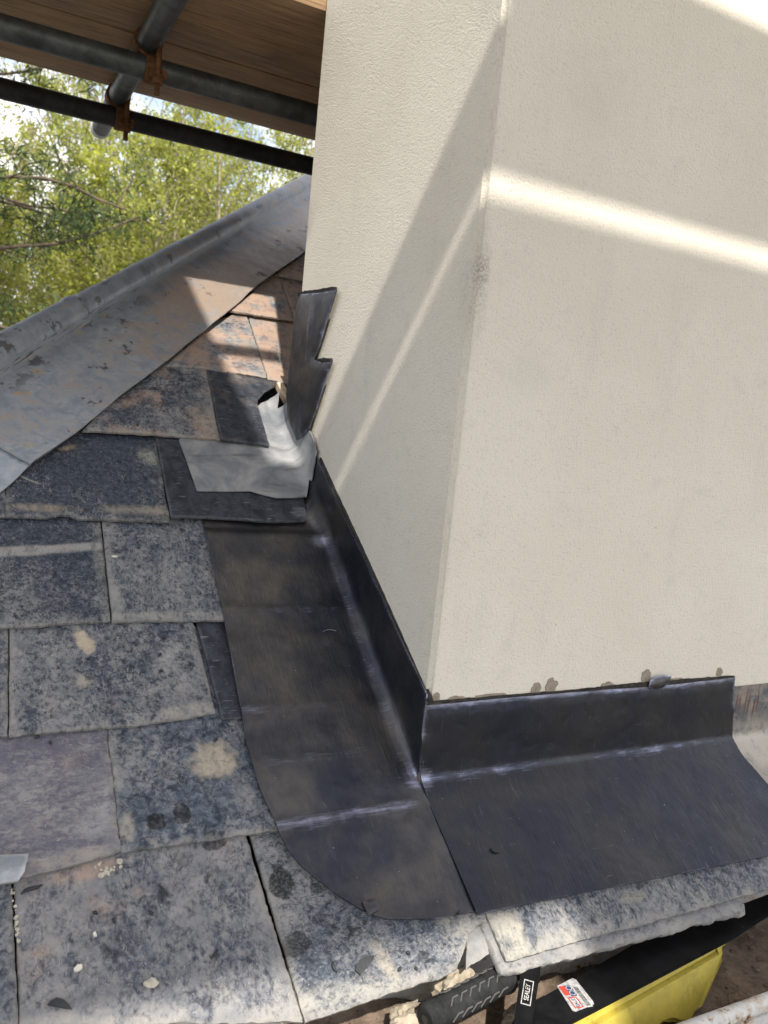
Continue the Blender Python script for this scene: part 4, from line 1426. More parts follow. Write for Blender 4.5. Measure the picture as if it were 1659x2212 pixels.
# ------------------------------------------------------------------ gutter, mud and tools
t = NT('white_painted_gutter')
o_ = t.coord('Object')
pn = t.noise(o_, 28, 6, 0.7)
ru = t.math('ADD', t.math('MULTIPLY', pn, 0.7), t.math('MULTIPLY', t.noise(o_, 120, 3), 0.4))
cg = t.mix(t.rng(pn, 0.3, 0.7), (0.50, 0.49, 0.47), (0.68, 0.67, 0.65))
cg = t.mix(t.rng(ru, 0.50, 0.66, 0, 0.8), cg, (0.40, 0.31, 0.21))
cg = t.mix(t.rng(ru, 0.63, 0.69), cg, (0.16, 0.06, 0.02))
t.P(Base_Color=cg, Roughness=0.6, Normal=t.bump(pn, 0.3, 0.002))
M_GUT = t.m
GX0, GX1 = -1.8, 2.4
gu = empty('gutter', (0.3, -0.24, -0.32), 'white painted rusty edged gutter running below the slate eave', 'gutter')


def extr(name, prof, mat, parent, closed=True, smoothf=False):
    n = len(prof)
    vs = [Vector((GX0, y, z)) for y, z in prof] + [Vector((GX1, y, z)) for y, z in prof]
    fs = [(i, (i + 1) % n, n + (i + 1) % n, n + i) for i in range(n if closed else n - 1)]
    fs += [tuple(range(n)), tuple(range(2 * n - 1, n - 1, -1))]
    return obj(name, vs, fs, mat, parent, smoothf, angle=40)


rim = []
for k in range(13):
    a = math.pi * (1.15 - 1.3 * k / 12)
    rim.append((-0.316 + 0.011 * math.cos(a), -0.229 + 0.011 * math.sin(a)))
extr('rim', rim + [(-0.312, -0.238), (-0.318, -0.241)], M_GUT, gu, True, True)
extr('trough', [(-0.309, -0.239), (-0.309, -0.30), (-0.12, -0.30), (-0.12, -0.16), (-0.112, -0.16), (-0.112, -0.31), (-0.317, -0.31), (-0.317, -0.239)], M_GUT, gu)
ob = extr('outer_face', [(-0.3265, -0.237), (-0.3175, -0.237), (-0.3175, -0.33), (-0.340, -0.45), (-0.349, -0.45), (-0.3265, -0.33)], M_GUT, gu)

# wet mud and rubble filling the gutter
t = NT('gutter_mud')
o_ = t.coord('Object')
a1 = t.noise(o_, 40, 6, 0.7)
a2 = t.noise(o_, 190, 4, 0.7)
cm = t.mix(t.rng(a1, 0.3, 0.7), (0.105, 0.072, 0.050), (0.215, 0.160, 0.118))
cm = t.mix(t.rng(a2, 0.60, 0.70), cm, (0.30, 0.25, 0.19))
cm = t.mix(t.rng(t.noise(o_, 90, 2), 0.66, 0.70), cm, (0.016, 0.014, 0.013))
t.P(Base_Color=cm, Roughness=0.92, Normal=t.bump(t.math('ADD', a1, t.math('MULTIPLY', a2, 0.5)), 0.8, 0.005))
M_MUD = t.m
vs, fs, nx_, ny_ = [], [], 300, 26
for j in range(ny_ + 1):
    for i in range(nx_ + 1):
        x = -0.55 + 1.6 * i / nx_
        y = -0.3085 + 0.187 * j / ny_
        h = -0.276 + 0.010 * fbm(x, y, 2, 5, 14) + 0.035 * smooth(0.05, -0.10, x) * smooth(-0.28, -0.16, y)
        vs.append(Vector((x, y, h)))
for j in range(ny_):
    for i in range(nx_):
        a = j * (nx_ + 1) + i
        fs.append((a, a + 1, a + nx_ + 2, a + nx_ + 1))
tag(obj('mud', vs, fs, M_MUD, None, True), 'brown mud lying in the gutter', 'mud', kind='stuff')
rb = MB()
for i in range(150):
    x, y = RNG.uniform(-0.1, 0.7), RNG.uniform(-0.30, -0.14)
    s_ = RNG.uniform(.0015, .006)
    v_, f_ = pebble(Vector((x, y, -0.276 + 0.010 * fbm(x, y, 2, 5, 14) + 0.2 * s_)), (s_ * RNG.uniform(.8, 1.6), s_, s_ * RNG.uniform(.4, .8)), None, i)
    rb.add(v_, f_)
tag(rb.build('rubble', M_MUD), 'fine rubble strewn over the gutter mud', 'rubble', kind='stuff')
# lumps of broken mortar under the eave
for (x, y, z, r, lab) in ((-0.015, -0.172, -0.212, (.040, .030, .034), 'pale jagged lump of broken mortar above the rubber grip'),
                          (-0.085, -0.190, -0.226, (.045, .032, .026), 'cream broken mortar bed under the broken slate corner'),
                          (-0.14, -0.228, -0.238, (.05, .03, .024), 'lump of broken mortar at the bottom edge left of the grip'),
                          (0.075, -0.20, -0.252, (.030, .024, .018), 'brown mortar lump between the bracket and the eave'),
                          (0.42, -0.265, -0.270, (.022, .014, .010), 'flat brown stone in the mud right of the yellow block'),
                          (0.335, -0.292, -0.266, (.013, .010, .009), 'dark grey stone in the mud beside the gutter rim')):
    bm_ = bmesh.new()
    bmesh.ops.create_icosphere(bm_, subdivisions=4, radius=1.0)
    for v in bm_.verts:
        q = v.co + Vector((x * 30, y * 30, 0))
        k = 0.82 + 0.30 * mnoise.noise(q * 1.6) + 0.16 * mnoise.noise(q * 4.5) + 0.22 * abs(mnoise.noise(q * 2.6))
        v.co = Vector((v.co.x * k * r[0], v.co.y * k * r[1], v.co.z * k * r[2]))
    bm_.verts.index_update()
    tag(obj('mortar_lump', [v.co + Vector((x, y, z)) for v in bm_.verts], [[v.index for v in f.verts] for f in bm_.faces], M_MORTAR if r[0] > .028 else M_MUD, None, True, angle=25), lab, 'mortar lump', 'broken mortar and stones in the gutter')
    bm_.free()
# fascia and wall below the eave
wl = MB()
wl.box((0.7, 0.9, -2.5), (2.2, 0, 0), (0, 1.006, 0), (0, 0, 2.30))
tag(wl.build('house_wall', M_BRICK), 'masonry wall of the house below the eave', 'wall')

# the slate ripper
M_RUB = plain('black_rubber', (0.013, 0.0135, 0.014), (0.032, 0.033, 0.034), 60, 0.75, 0, 0.3, 0.001, spec=0.12)
M_BLK = plain('scuffed_black_paint', (0.004, 0.004, 0.0045), (0.010, 0.010, 0.011), 30, 0.6, 0, 0.25, 0.001, c3=(0.10, 0.09, 0.085), t3=0.64, spec=0.10)
t = NT('grip_pattern_edge')
t.P(Base_Color=(0.085, 0.082, 0.078), Roughness=0.8)
M_GRIPE = t.m
t = NT('label_white')
t.P(Base_Color=t.mix(t.rng(t.noise(t.coord('Object'), 160, 4), .45, .7), (0.50, 0.50, 0.48), (0.26, 0.25, 0.23)), Roughness=0.6)
M_LW = t.m
t = NT('label_silver')
t.P(Base_Color=t.mix(t.rng(t.noise(t.coord('Object'), 140, 4), .4, .6), (0.28, 0.28, 0.29), (0.46, 0.45, 0.44)), Roughness=0.45)
M_LS = t.m
t = NT('label_red')
t.P(Base_Color=(0.45, 0.06, 0.045), Roughness=0.5)
M_LR = t.m
t = NT('label_blue')
t.P(Base_Color=(0.03, 0.055, 0.13), Roughness=0.5)
M_LB = t.m
t = NT('label_black')
t.P(Base_Color=(0.012, 0.012, 0.012), Roughness=0.5)
M_LK = t.m

ZT = -0.198
tool = empty('slate_ripper', (0.1, -0.24, -0.25), 'black hand tool with a ribbed rubber grip and stickered blade lying in the gutter', 'hand tool')
g0 = plane(918, 2203, 2, ZT)
g1 = plane(1098, 2108, 2, ZT + 0.004)
gd = (g1 - g0).normalized()
GR = 0.0185
gb = MB()
prof = [(0, .80), (.003, .98), (.010, 1.02), (.016, 1.0), (.019, .93), (.022, .93), (.025, 1.0)]
Lg = (g1 - g0).length
pts, rs = [], []
for s_, k in prof:
    pts.append(g0 + gd * s_)
    rs.append(GR * k)
ns_ = 60
for i in range(ns_):
    s_ = 0.026 + (Lg - 0.040) * i / (ns_ - 1)
    pts.append(g0 + gd * s_)
    rs.append(GR * (0.955 + 0.022 * (i % 2)))
for s_, k in ((Lg - .012, 1.0), (Lg - .010, 1.06), (Lg - .004, 1.06), (Lg, .9)):
    pts.append(g0 + gd * s_)
    rs.append(GR * k)
gb.tube(pts, rs, 28)
grip = gb.build('grip', M_RUB, tool, True, 35)
# raised zig-zag ribs of the grip
rbm = MB()
gs = gd.cross(Vector((0, 0, 1))).normalized()
gu_ = gs.cross(gd).normalized()
for row, ph in ((0, 1.05), (1, 2.15), (2, 0.0), (3, 3.1)):
    for i in range(6):
        s0_ = 0.030 + (Lg - 0.05) * i / 6
        seg = [(s0_, ph - 0.22), (s0_ + .008, ph + 0.20), (s0_ + .016, ph + .20)] if row % 2 == 0 else [(s0_, ph + 0.22), (s0_ + .008, ph - 0.20), (s0_ + .016, ph - .20)]
        rbm.tube([g0 + gd * s_ + (gs * math.cos(an) + gu_ * math.sin(an)) * GR * 0.985 for s_, an in seg], 0.0010, 6)
rbm.build('grip_pattern', M_GRIPE, grip)
hole = MB()
hole.tube([g0 - gd * 0.0006, g0 + gd * 0.004], 0.0055, 12)
hole.build('hang_hole', M_LK, grip)
# shaft and bracket
b_top = plane(1147, 2093, 2, ZT + 0.012)
b_bot = plane(1126, 2235, 2, ZT - 0.004)
sh = MB()
sh.tube([g1 - gd * 0.002, g1 + gd * 0.02, b_top + Vector((-0.004, 0.004, -0.004))], [0.011, 0.011, 0.012], 14)
sh.build('shaft', M_BLK, tool, True, 40)
bd = (b_bot - b_top).normalized()
bs = bd.cross(Vector((0, 0, 1))).normalized()
bn = bs.cross(bd).normalized()
if bn.z < 0:
    bn = -bn
bk = MB()
po = []
for k in range(9):
    a = math.pi * k / 8
    po.append(b_top + bs * (0.0125 * math.cos(a)) - bd * (0.0125 * math.sin(a)))
po += [b_bot - bs * 0.0105, b_bot + bs * 0.0105]
bk.prism([p + bn * 0.006 for p in po], bn * 0.006)
brk = bk.build('bracket', M_BLK, tool)
# blade
zb = -0.204
bl = [plane(x, y, 2, zb) for x, y in ((1206, 2132), (1367, 2039), (1659, 1930))]
bl2 = [plane(x, y, 2, zb) for x, y in ((1659, 1976), (1579, 2027), (1440, 2100), (1287, 2180), (1225, 2212))]
far_u = bl[2] + (bl[2] - bl[1]) * 0.8
far_l = bl2[0] + (bl2[0] - bl2[1]) * 2.2
lft = plane(1085, 2250, 2, zb)
lft2 = plane(1120, 2180, 2, zb)
bp = [lft2] + bl + [far_u, far_l] + bl2 + [lft]
kb = MB()
bm_ = bmesh.new()
vv = [bm_.verts.new(p) for p in bp]
f_ = bm_.faces.new(vv)
r_ = bmesh.ops.extrude_face_region(bm_, geom=[f_])
for e in r_['geom']:
    if isinstance(e, bmesh.types.BMVert):
        e.co.z -= 0.006
bmesh.ops.recalc_face_normals(bm_, faces=bm_.faces)
bmesh.ops.bevel(bm_, geom=[e for e in bm_.edges], offset=0.0016, segments=2, affect='EDGES')
bm_.verts.index_update()
blade = obj('blade', [v.co.copy() for v in bm_.verts], [[v.index for v in f.verts] for f in bm_.faces], M_BLK, tool, True, angle=35)
bm_.free()


def text_mesh(body, size):
    cu = bpy.data.curves.new('lettering', 'FONT')
    cu.body = body
    cu.size = size
    cu.align_x = 'CENTER'
    cu.align_y = 'CENTER'
    cu.offset = size * 0.012
    ob_ = bpy.data.objects.new('lettering', cu)
    COL.objects.link(ob_)
    bpy.context.view_layer.update()
    me_ = ob_.evaluated_get(bpy.context.evaluated_depsgraph_get()).to_mesh()
    vs_ = [v.co.copy() for v in me_.vertices]
    fs_ = [tuple(p.vertices) for p in me_.polygons]
    ob_.to_mesh_clear()
    bpy.data.objects.remove(ob_)
    bpy.data.curves.remove(cu)
    return vs_, fs_


def put_text(name, body, size, org, ex_, ey_, en, mat, parent, sx=1.0):
    vs_, fs_ = text_mesh(body, size)
    top_ = [org + ex_ * v.x * sx + ey_ * v.y + en * 0.0004 for v in vs_]
    return obj(name, top_, fs_, mat, parent)


def frame(mb, c_, ex_, ey_, en, hx, hy, wd_):
    for s in (-1, 1):
        mb.box(c_ + ex_ * s * hx + en * 0.0002, ex_ * wd_, ey_ * (hy + wd_), en * 0.0003)
        mb.box(c_ + ey_ * s * hy + en * 0.0002, ex_ * (hx - wd_), ey_ * wd_, en * 0.0003)


cb = (b_top * 0.50 + b_bot * 0.50) + bn * 0.0121
put_text('lettering', 'SEALEY', 0.0082, cb, -bd, bs if (-bd).cross(bs).dot(bn) > 0 else -bs, bn, M_LW, brk, 0.98)
fm = MB()
frame(fm, cb, bd, bs, bn, 0.0190, 0.0056, 0.0005)
fm.build('label_frame', M_LW, brk)
# sticker on the blade
sq = [plane(x, y, 2, zb) for x, y in ((1203, 2131), (1236, 2114), (1244, 2117), (1281, 2164), (1283, 2170), (1243, 2186), (1236, 2183))]
stk = MB()
stk.prism([p + Vector((0, 0, 0.0001)) for p in sq], (0, 0, 0.0006))
sticker = stk.build('sticker', M_LS, blade)
UPZ = Vector((0, 0, 1))
o0, o1, o2 = sq[0], sq[1], sq[5]
ey_ = (o2 - o0).normalized()           # long side
ex_ = (ey_.cross(UPZ)).normalized()
if ex_.dot(o1 - o0) < 0:
    ex_ = -ex_
Ls, Ws = (o2 - o0).length, abs((o1 - o0).dot(ex_))
zz = UPZ * 0.00075


def sp(a, b2):
    return o0 + ey_ * (a * Ls) + ex_ * (b2 * Ws) + zz


mb_ = MB()
mb_.prism([sp(.03, .04), sp(.40, .04), sp(.40, .34), sp(.03, .34)], UPZ * 0.0002)
mb_.build('red_panel', M_LR, sticker)
mb_ = MB()
mb_.prism([sp(.03, .34), sp(.46, .34), sp(.46, .62), sp(.03, .62)], UPZ * 0.0002)
mb_.build('blue_panel', M_LB, sticker)
mb_ = MB()
for k in (0.14, 0.34):
    cc2 = sp(k, .48) + UPZ * 0.0003
    rr_ = 0.0042
    for i in range(18):
        a, a2 = 2 * math.pi * i / 18, 2 * math.pi * (i + 1) / 18
        mb_.prism([cc2 + ey_ * rr_ * math.cos(a) + ex_ * rr_ * math.sin(a), cc2 + ey_ * rr_ * math.cos(a2) + ex_ * rr_ * math.sin(a2),
                   cc2 + ey_ * rr_ * .8 * math.cos(a2) + ex_ * rr_ * .8 * math.sin(a2), cc2 + ey_ * rr_ * .8 * math.cos(a) + ex_ * rr_ * .8 * math.sin(a)], UPZ * 0.0001)
mb_.build('emblem', M_LW, sticker)
mb_ = MB()
mb_.prism([sp(.10, .68), sp(.92, .68), sp(.92, .96), sp(.10, .96)], UPZ * 0.0001)
mb_.build('barcode_panel', M_LW, sticker)
mb_ = MB()
rr2 = random.Random(5)
a = .13
while a < .88:
    wd_ = rr2.choice((.006, .010, .016))
    mb_.prism([sp(a, .70) + UPZ * .0002, sp(a + wd_, .70) + UPZ * .0002, sp(a + wd_, .92) + UPZ * .0002, sp(a, .92) + UPZ * .0002], UPZ * 0.0001)
    a += wd_ + rr2.choice((.008, .012))
mb_.build('barcode', M_LK, sticker)
cs = sp(.70, .30)
mb_ = MB()
mb_.prism([sp(.50, .08), sp(.92, .08), sp(.92, .52), sp(.50, .52)], UPZ * 0.0001)
mb_.build('white_panel', M_LW, sticker)
mb_ = MB()
frame(mb_, cs + UPZ * 0.0002, ey_, ex_, UPZ, Ls * .19, Ws * .19, 0.0007)
mb_.build('label_frame', M_LR, sticker)
sx_ = -ey_
sy_ = UPZ.cross(sx_)
put_text('lettering', 'SEALEY', 0.0075, cs, sx_, sy_, UPZ, M_LB, sticker, 0.9)

# yellow plastic block under the blade
t = NT('yellow_plastic')
o_ = t.coord('Object')
cy_ = t.mix(t.rng(t.noise(o_, 40, 5, .65), .35, .75), (0.45, 0.36, 0.045), (0.36, 0.285, 0.045))
cy_ = t.mix(t.rng(t.noise(o_, 70, 5, .75), .54, .74, 0, .75), cy_, (0.14, 0.10, 0.03))
t.P(Base_Color=cy_, Roughness=0.55, Normal=t.bump(t.noise(o_, 160, 4), 0.25, 0.001))
e0 = plane(1240, 2220, 2, zb - 0.007)
e1 = plane(1570, 2034, 2, zb - 0.007)
yd = (e1 - e0).normalized()
yn = Vector((-yd.y, yd.x, 0))
if yn.y < 0:
    yn = -yn
Ly = (e1 - e0).length
zf = -0.268
yp = [(-0.10, 0), (Ly * .5, 0), (Ly, 0), (Ly - .045, -.024), (Ly - .085, -.045), (Ly - .125, -.064), (Ly - .148, -.058), (Ly - .165, -.050), (Ly - .185, -.047), (Ly - .203, -.051), (Ly - .214, -.060), (Ly - .228, -.078), (-0.10, -.078)]
fp = [e0 + yd * s_ - yn * (0.003 + 0.030 * (-z_ / 0.064)) + Vector((0, 0, z_ - 0.0005)) for s_, z_ in yp]
bend = plane(1564, 2076, 2, zb - 0.066)
bp2 = []
for i, (p_, (s_, z_)) in enumerate(zip(fp, yp)):
    if 2 <= i <= 5:
        k_ = (i - 2) / 3
        bp2.append((fp[2] + yn * 0.012).lerp(bend, k_))
    else:
        bp2.append(p_ + yn * (0.050 + 0.3 * -z_))
bm_ = bmesh.new()
va = [bm_.verts.new(p_) for p_ in fp]
vb = [bm_.verts.new(p_) for p_ in bp2]
n_ = len(va)
bm_.faces.new(va)
bm_.faces.new(list(reversed(vb)))
for i in range(n_):
    bm_.faces.new((va[i], va[(i + 1) % n_], vb[(i + 1) % n_], vb[i]))
bmesh.ops.recalc_face_normals(bm_, faces=bm_.faces)
bmesh.ops.bevel(bm_, geom=list(bm_.edges), offset=0.008, segments=4, affect='EDGES')
bm_.verts.index_update()
tag(obj('plastic_block', [v.co.copy() for v in bm_.verts], [[v.index for v in f.verts] for f in bm_.faces], t.m, None, True, angle=60),
    'yellow moulded plastic block with an arched underside lying below the black blade', 'plastic block')
bm_.free()

# ------------------------------------------------------------------ scaffold seen beyond the chimney
TR = 0.0252
zT = 1.270
T0 = plane(372, 0, 2, zT)
T1 = plane(216, 277, 2, zT)
tx = (T0.x + T1.x) / 2
zX = zT - 2 * TR
y1_ = (plane(150, 96, 2, zX).y + plane(500, 202, 2, zX).y) / 2
y2_ = (plane(150, 225, 2, zX).y + plane(500, 318, 2, zX).y) / 2


def scaffold_tube(name, p, q, mat, label, group='scaffold tubes under the board deck'):
    e = empty(name, ((Vector(p) + Vector(q)) / 2), label, 'scaffold tube', group)
    mb2 = MB()
    N_ = 40
    mb2.tube([Vector(p).lerp(Vector(q), i / N_) for i in range(N_ + 1)], TR, 28)
    mb2.build('tube_wall', mat, e, True, 40)
    return e


tt = scaffold_tube('scaffold_tube', (tx, -0.1 + 0.45, zT), (tx, T1.y, zT), M_GALV, 'short galvanised cross tube with a grey end cap, crossing above the two long tubes')
cp_ = MB()
prf = [(0, 1.0), (.004, 1.12), (.018, 1.12), (.026, 1.02), (.031, .75), (.033, .3)]
cp_.tube([(tx, T1.y - 0.012 + s_, zT) for s_, k in prf], [TR * k for s_, k in prf], 24)
cp_.build('end_cap', M_CAP, tt, True, 50)
scaffold_tube('scaffold_tube', (-2.2, y1_, zX), (1.9, y1_, zX), M_GALV, 'upper of the two long scaffold tubes, tight under the boards')
scaffold_tube('scaffold_tube', (-2.2, y2_, zX), (1.9, y2_, zX), M_GALV_D, 'lower dark mossy scaffold tube standing clear against the trees')


def coupler(y, label):
    c_ = Vector((tx, y, zX))
    e = empty('coupler', c_, label, 'coupler', 'rusty couplers on the cross tube')
    for nm, cen, along in (('band', c_ + Vector((0.012, 0, 0)), Vector((1, 0, 0))), ('band', Vector((tx, y - 0.0, zT)), Vector((0, 1, 0)))):
        mb2 = MB()
        N_ = 26
        up_ = Vector((0, 0, 1))
        sd2 = along.cross(up_)
        ring_ = []
        vs2, fs2 = [], []
        for k in range(N_ + 1):
            a = 2 * math.pi * k / N_
            for rr_ in (TR * 1.01, TR * 1.24):
                for o2 in (-0.016, 0.016):
                    vs2.append(cen + along * o2 + (sd2 * math.cos(a) + up_ * math.sin(a)) * rr_)
        for k in range(N_):
            b0, b1 = 4 * k, 4 * k + 4
            fs2 += [(b0, b0 + 1, b1 + 1, b1), (b0 + 2, b1 + 2, b1 + 3, b0 + 3), (b0, b1, b1 + 2, b0 + 2), (b0 + 1, b0 + 3, b1 + 3, b1 + 1)]
        mb2.add(vs2, fs2)
        mb2.build(nm, M_RUST, e, True, 40)
    # swing bolt hanging below the band, with nut, on the camera side
    fx = c_ + Vector((0.020, -TR * 1.18, 0))
    mb2 = MB()
    mb2.bbox(fx + Vector((0, -0.004, 0.012)), (0.006, 0, 0), (0, 0.004, 0), (0, 0, 0.034), 0.0015)
    mb2.bbox(fx + Vector((-0.011, -0.002, -0.016)), (0.006, 0, 0), (0, 0.007, 0), (0, 0, 0.009), 0.002)
    mb2.bbox(fx + Vector((0.013, -0.002, -0.016)), (0.006, 0, 0), (0, 0.007, 0), (0, 0, 0.009), 0.002)
    mb2.build('flap', M_RUST, e, True, 40)
    mb2 = MB()
    mb2.tube([fx + Vector((0, -0.006, 0.020)), fx + Vector((0, -0.006, -0.062))], 0.0062, 12)
    bt = mb2.build('bolt', M_RUST, e, True, 40)
    mb2 = MB()
    mb2.tube([fx + Vector((0, -0.006, -0.026)), fx + Vector((0, -0.006, -0.040))], 0.0125, 6)
    mb2.tube([fx + Vector((0, -0.006, -0.0225)), fx + Vector((0, -0.006, -0.026))], 0.0145, 16)
    mb2.build('nut', M_RUST, bt)
    return e


coupler(y1_, 'rusty coupler joining the cross tube to the upper long tube')
coupler(y2_, 'rusty coupler next to the grey end cap on the lower long tube')

# the board deck on top
ZB = 1.300
BW = 0.1945
yb = plane(340, 216, 2, ZB).y
yn_ = plane(670, 12, 2, ZB).y
nb = 4
bw_ = (yb - yn_) / nb
G_BD = 'scaffold boards of the deck beyond the chimney'
labs = ['scaffold board nearest the chimney, at the top of the picture', 'second scaffold board from the near edge of the overhead deck', 'third scaffold board of the overhead deck, above the upper long tube', 'outermost scaffold board, its far edge against the trees']


def board(x0_, x1_, ya, yb2, z, label, group, axis=0):
    mb2 = MB()
    g = 0.003
    mb2.bbox(((x0_ + x1_) / 2, (ya + yb2) / 2, z + 0.019), ((x1_ - x0_) / 2, 0, 0), (0, (yb2 - ya) / 2 - g / 2, 0), (0, 0, 0.019), 0.003)
    o2 = mb2.build('scaffold_board', M_BOARD if axis == 0 else M_BOARD_Y, None, True, 40)
    return tag(o2, label, 'scaffold board', group)


M_BOARD_Y = wood_material('scaffold_board_wood_across', (0.26, 0.165, 0.095), (0.36, 0.245, 0.15), (0.10, 0.060, 0.035), 1)
for i in range(nb):
    board(-1.9, 1.7, yn_ + bw_ * i, yn_ + bw_ * (i + 1), ZB + 0.002 * (i % 2), labs[i], G_BD)

# the lift above the camera: its boards throw the shade across the chimney and roof
ZU = 1.90


def lift(za, zc, x0_, x1_, n, label, zu=ZU):
    ya = (za - zu) / 1.187
    yc = (zc - 0.038 - zu) / 1.187
    for i in range(n):
        board(x0_, x1_, ya + (yc - ya) * i / n, ya + (yc - ya) * (i + 1) / n + (0.002 if i < n - 1 else 0.0), zu + 0.0015 * (i % 2), label, 'boards of the scaffold lift overhead')


lift(-0.33, 0.828, -2.3, 2.6, 4, 'scaffold board of the lift above the eave, throwing the broad shade')
lift(0.848, 1.062, -2.3, 2.6, 1, 'single scaffold board at the edge of the lift above the eave')
lift(1.035, 1.180, -0.145, 2.6, 1, 'narrow board lapped over the edge of the lift above the chimney front', ZU + 0.039)
for i in range(4):
    x1_ = -0.340 - 0.225 * i
    board(x1_ - 0.224, x1_, -1.02, 0.55, ZU + 0.041, 'cross board of the lift above the hip', 'boards of the scaffold lift overhead', 1)
board(-0.19, 2.6, -2.25, -1.90, ZU, 'board of the lift above the gutter at the right', 'boards of the scaffold lift overhead')
scaffold_tube('scaffold_tube', (-0.95, -0.14, 1.83), (-0.165, -0.14, 1.83), M_GALV, 'scaffold tube under the lift above the hip')

# ------------------------------------------------------------------ ground and trees
t = NT('trodden_earth')
o_ = t.coord('Object')
cg = t.mix(t.rng(t.noise(o_, 2, 5), .3, .7), (0.060, 0.055, 0.046), (0.115, 0.102, 0.082))
t.P(Base_Color=cg, Roughness=0.95, Normal=t.bump(t.noise(o_, 12, 5), 0.6, 0.05))
ZG = -4.6
gv, gf, ng = [], [], 60
for j in range(ng + 1):
    for i in range(ng + 1):
        x = -300 + 600 * i / ng
        y = -300 + 600 * j / ng
        gv.append(Vector((x, y, ZG + 0.5 * fbm(x * 0.02, y * 0.02, 0, 3) * smooth(12, 40, math.hypot(x, y)))))
for j in range(ng):
    for i in range(ng):
        a = j * (ng + 1) + i
        gf.append((a, a + 1, a + ng + 2, a + ng + 1))
tag(obj('ground', gv, gf, t.m, None, True), 'bare trodden earth around the house', 'ground', kind='structure')

M_BARK = plain('grey_brown_bark', (0.24, 0.20, 0.14), (0.42, 0.36, 0.26), 9, 0.95, 0, 0.6, 0.02, (1, 1, 0.25))
M_BARK_P = plain('red_brown_bark', (0.075, 0.055, 0.040), (0.14, 0.10, 0.072), 7, 0.95, 0, 0.6, 0.02, (1, 1, 0.25))
M_LEAF = leaf_material('spring_leaf', (0.23, 0.27, 0.055), (0.55, 0.56, 0.16), 0.5)
M_LEAF2 = leaf_material('bright_spring_leaf', (0.30, 0.34, 0.05), (0.60, 0.61, 0.15), 0.5)
M_BUD = leaf_material('opening_bud', (0.26, 0.20, 0.11), (0.46, 0.42, 0.20), 0.4)
M_NEEDLE = leaf_material('pine_needle', (0.045, 0.07, 0.03), (0.12, 0.16, 0.075), 0.2)


def leaf_mesh(name, pts, size, rng, mat, parent, asp=0.55):
    n = len(pts)
    P_ = np.array([tuple(p) for p in pts])
    rs_ = np.random.RandomState(rng.randint(0, 99999))
    A = rs_.normal(size=(n, 3))
    A /= np.linalg.norm(A, axis=1)[:, None]
    Bv = rs_.normal(size=(n, 3))
    Bv -= A * (A * Bv).sum(1)[:, None]
    Bv /= np.linalg.norm(Bv, axis=1)[:, None]
    S = (size * rs_.uniform(0.6, 1.35, n))[:, None]
    V = np.stack([P_, P_ + A * S * .5 + Bv * S * asp * .5, P_ + A * S, P_ + A * S * .5 - Bv * S * asp * .5], 1).reshape(-1, 3)
    me = bpy.data.meshes.new(name)
    me.from_pydata(V.tolist(), [], [(4 * i, 4 * i + 1, 4 * i + 2, 4 * i + 3) for i in range(n)])
    at = me.attributes.new('tone', 'FLOAT', 'POINT')
    at.data.foreach_set('value', np.repeat(np.clip(rs_.normal(0.5, 0.28, n), 0, 1), 4).astype(np.float32))
    me.materials.append(mat)
    o2 = bpy.data.objects.new(name, me)
    COL.objects.link(o2)
    o2.parent = parent
    return o2


def wand(rng, p, d, L, r0, r1, n, wob, lift_=0.0):
    pts, rs2 = [p.copy()], [r0]
    d = d.normalized()
    for i in range(n):
        d = (d + Vector((rng.gauss(0, wob), rng.gauss(0, wob), rng.gauss(0, wob) + lift_))).normalized()
        p = p + d * (L / n)
        pts.append(p.copy())
        rs2.append(r0 + (r1 - r0) * (i + 1) / n)
    return pts, rs2


def local_build(mb, name, mat, parent):
    me = bpy.data.meshes.new(name)
    me.from_pydata([tuple(v) for v in mb.v], [], mb.f)
    me.materials.append(mat)
    me.shade_smooth()
    o2 = bpy.data.objects.new(name, me)
    COL.objects.link(o2)
    o2.parent = parent
    return o2


def birch(seed, H, nbr, leaf, mat, dens, name, label, cat, group):
    rng = random.Random(seed)
    root = empty(name, (0, 0, 0), label, cat, group)
    mb2 = MB()
    pts, rs2 = wand(rng, Vector((0, 0, 0)), Vector((0, 0, 1)), H, 0.075 * H / 10, 0.008, 14, 0.045, 0.03)
    mb2.tube(pts, rs2, 7)
    lp = []
    for i in range(nbr):
        f = 0.12 + 0.87 * (i + rng.random()) / nbr
        k = min(len(pts) - 2, int(f * (len(pts) - 1)))
        p = pts[k].lerp(pts[k + 1], f * (len(pts) - 1) - k)
        a = rng.uniform(0, 6.283)
        el = rng.uniform(0.5, 1.15)
        d = Vector((math.cos(a) * math.cos(el), math.sin(a) * math.cos(el), math.sin(el)))
        L = (0.5 + 1.9 * (1 - f) ** 0.7) * rng.uniform(0.7, 1.2) * H / 10
        bp_, br = wand(rng, p, d, L, 0.018 * (1.2 - f), 0.004, 6, 0.10, 0.05)
        mb2.tube(bp_, br, 4, False)
        for q in range(5):
            kk = rng.randint(1, 5)
            p2 = bp_[kk].lerp(bp_[kk + 1], rng.random())
            a2 = rng.uniform(0, 6.283)
            d2 = Vector((math.cos(a2), math.sin(a2), rng.uniform(0.1, 1.2)))
            tp, tr = wand(rng, p2, d2, L * rng.uniform(.25, .5), 0.006, 0.002, 4, 0.16, 0.02)
            mb2.tube(tp, tr, 3, False)
            for s in range(dens):
                t_ = rng.random() * 3.999
                kk2 = int(t_)
                lp.append(tp[kk2].lerp(tp[kk2 + 1], t_ - kk2) + Vector((rng.gauss(0, .06), rng.gauss(0, .06), rng.gauss(0, .06))))
    local_build(mb2, 'trunk', M_BARK, root)
    leaf_mesh('crown', lp, leaf, rng, mat, root)
    return root


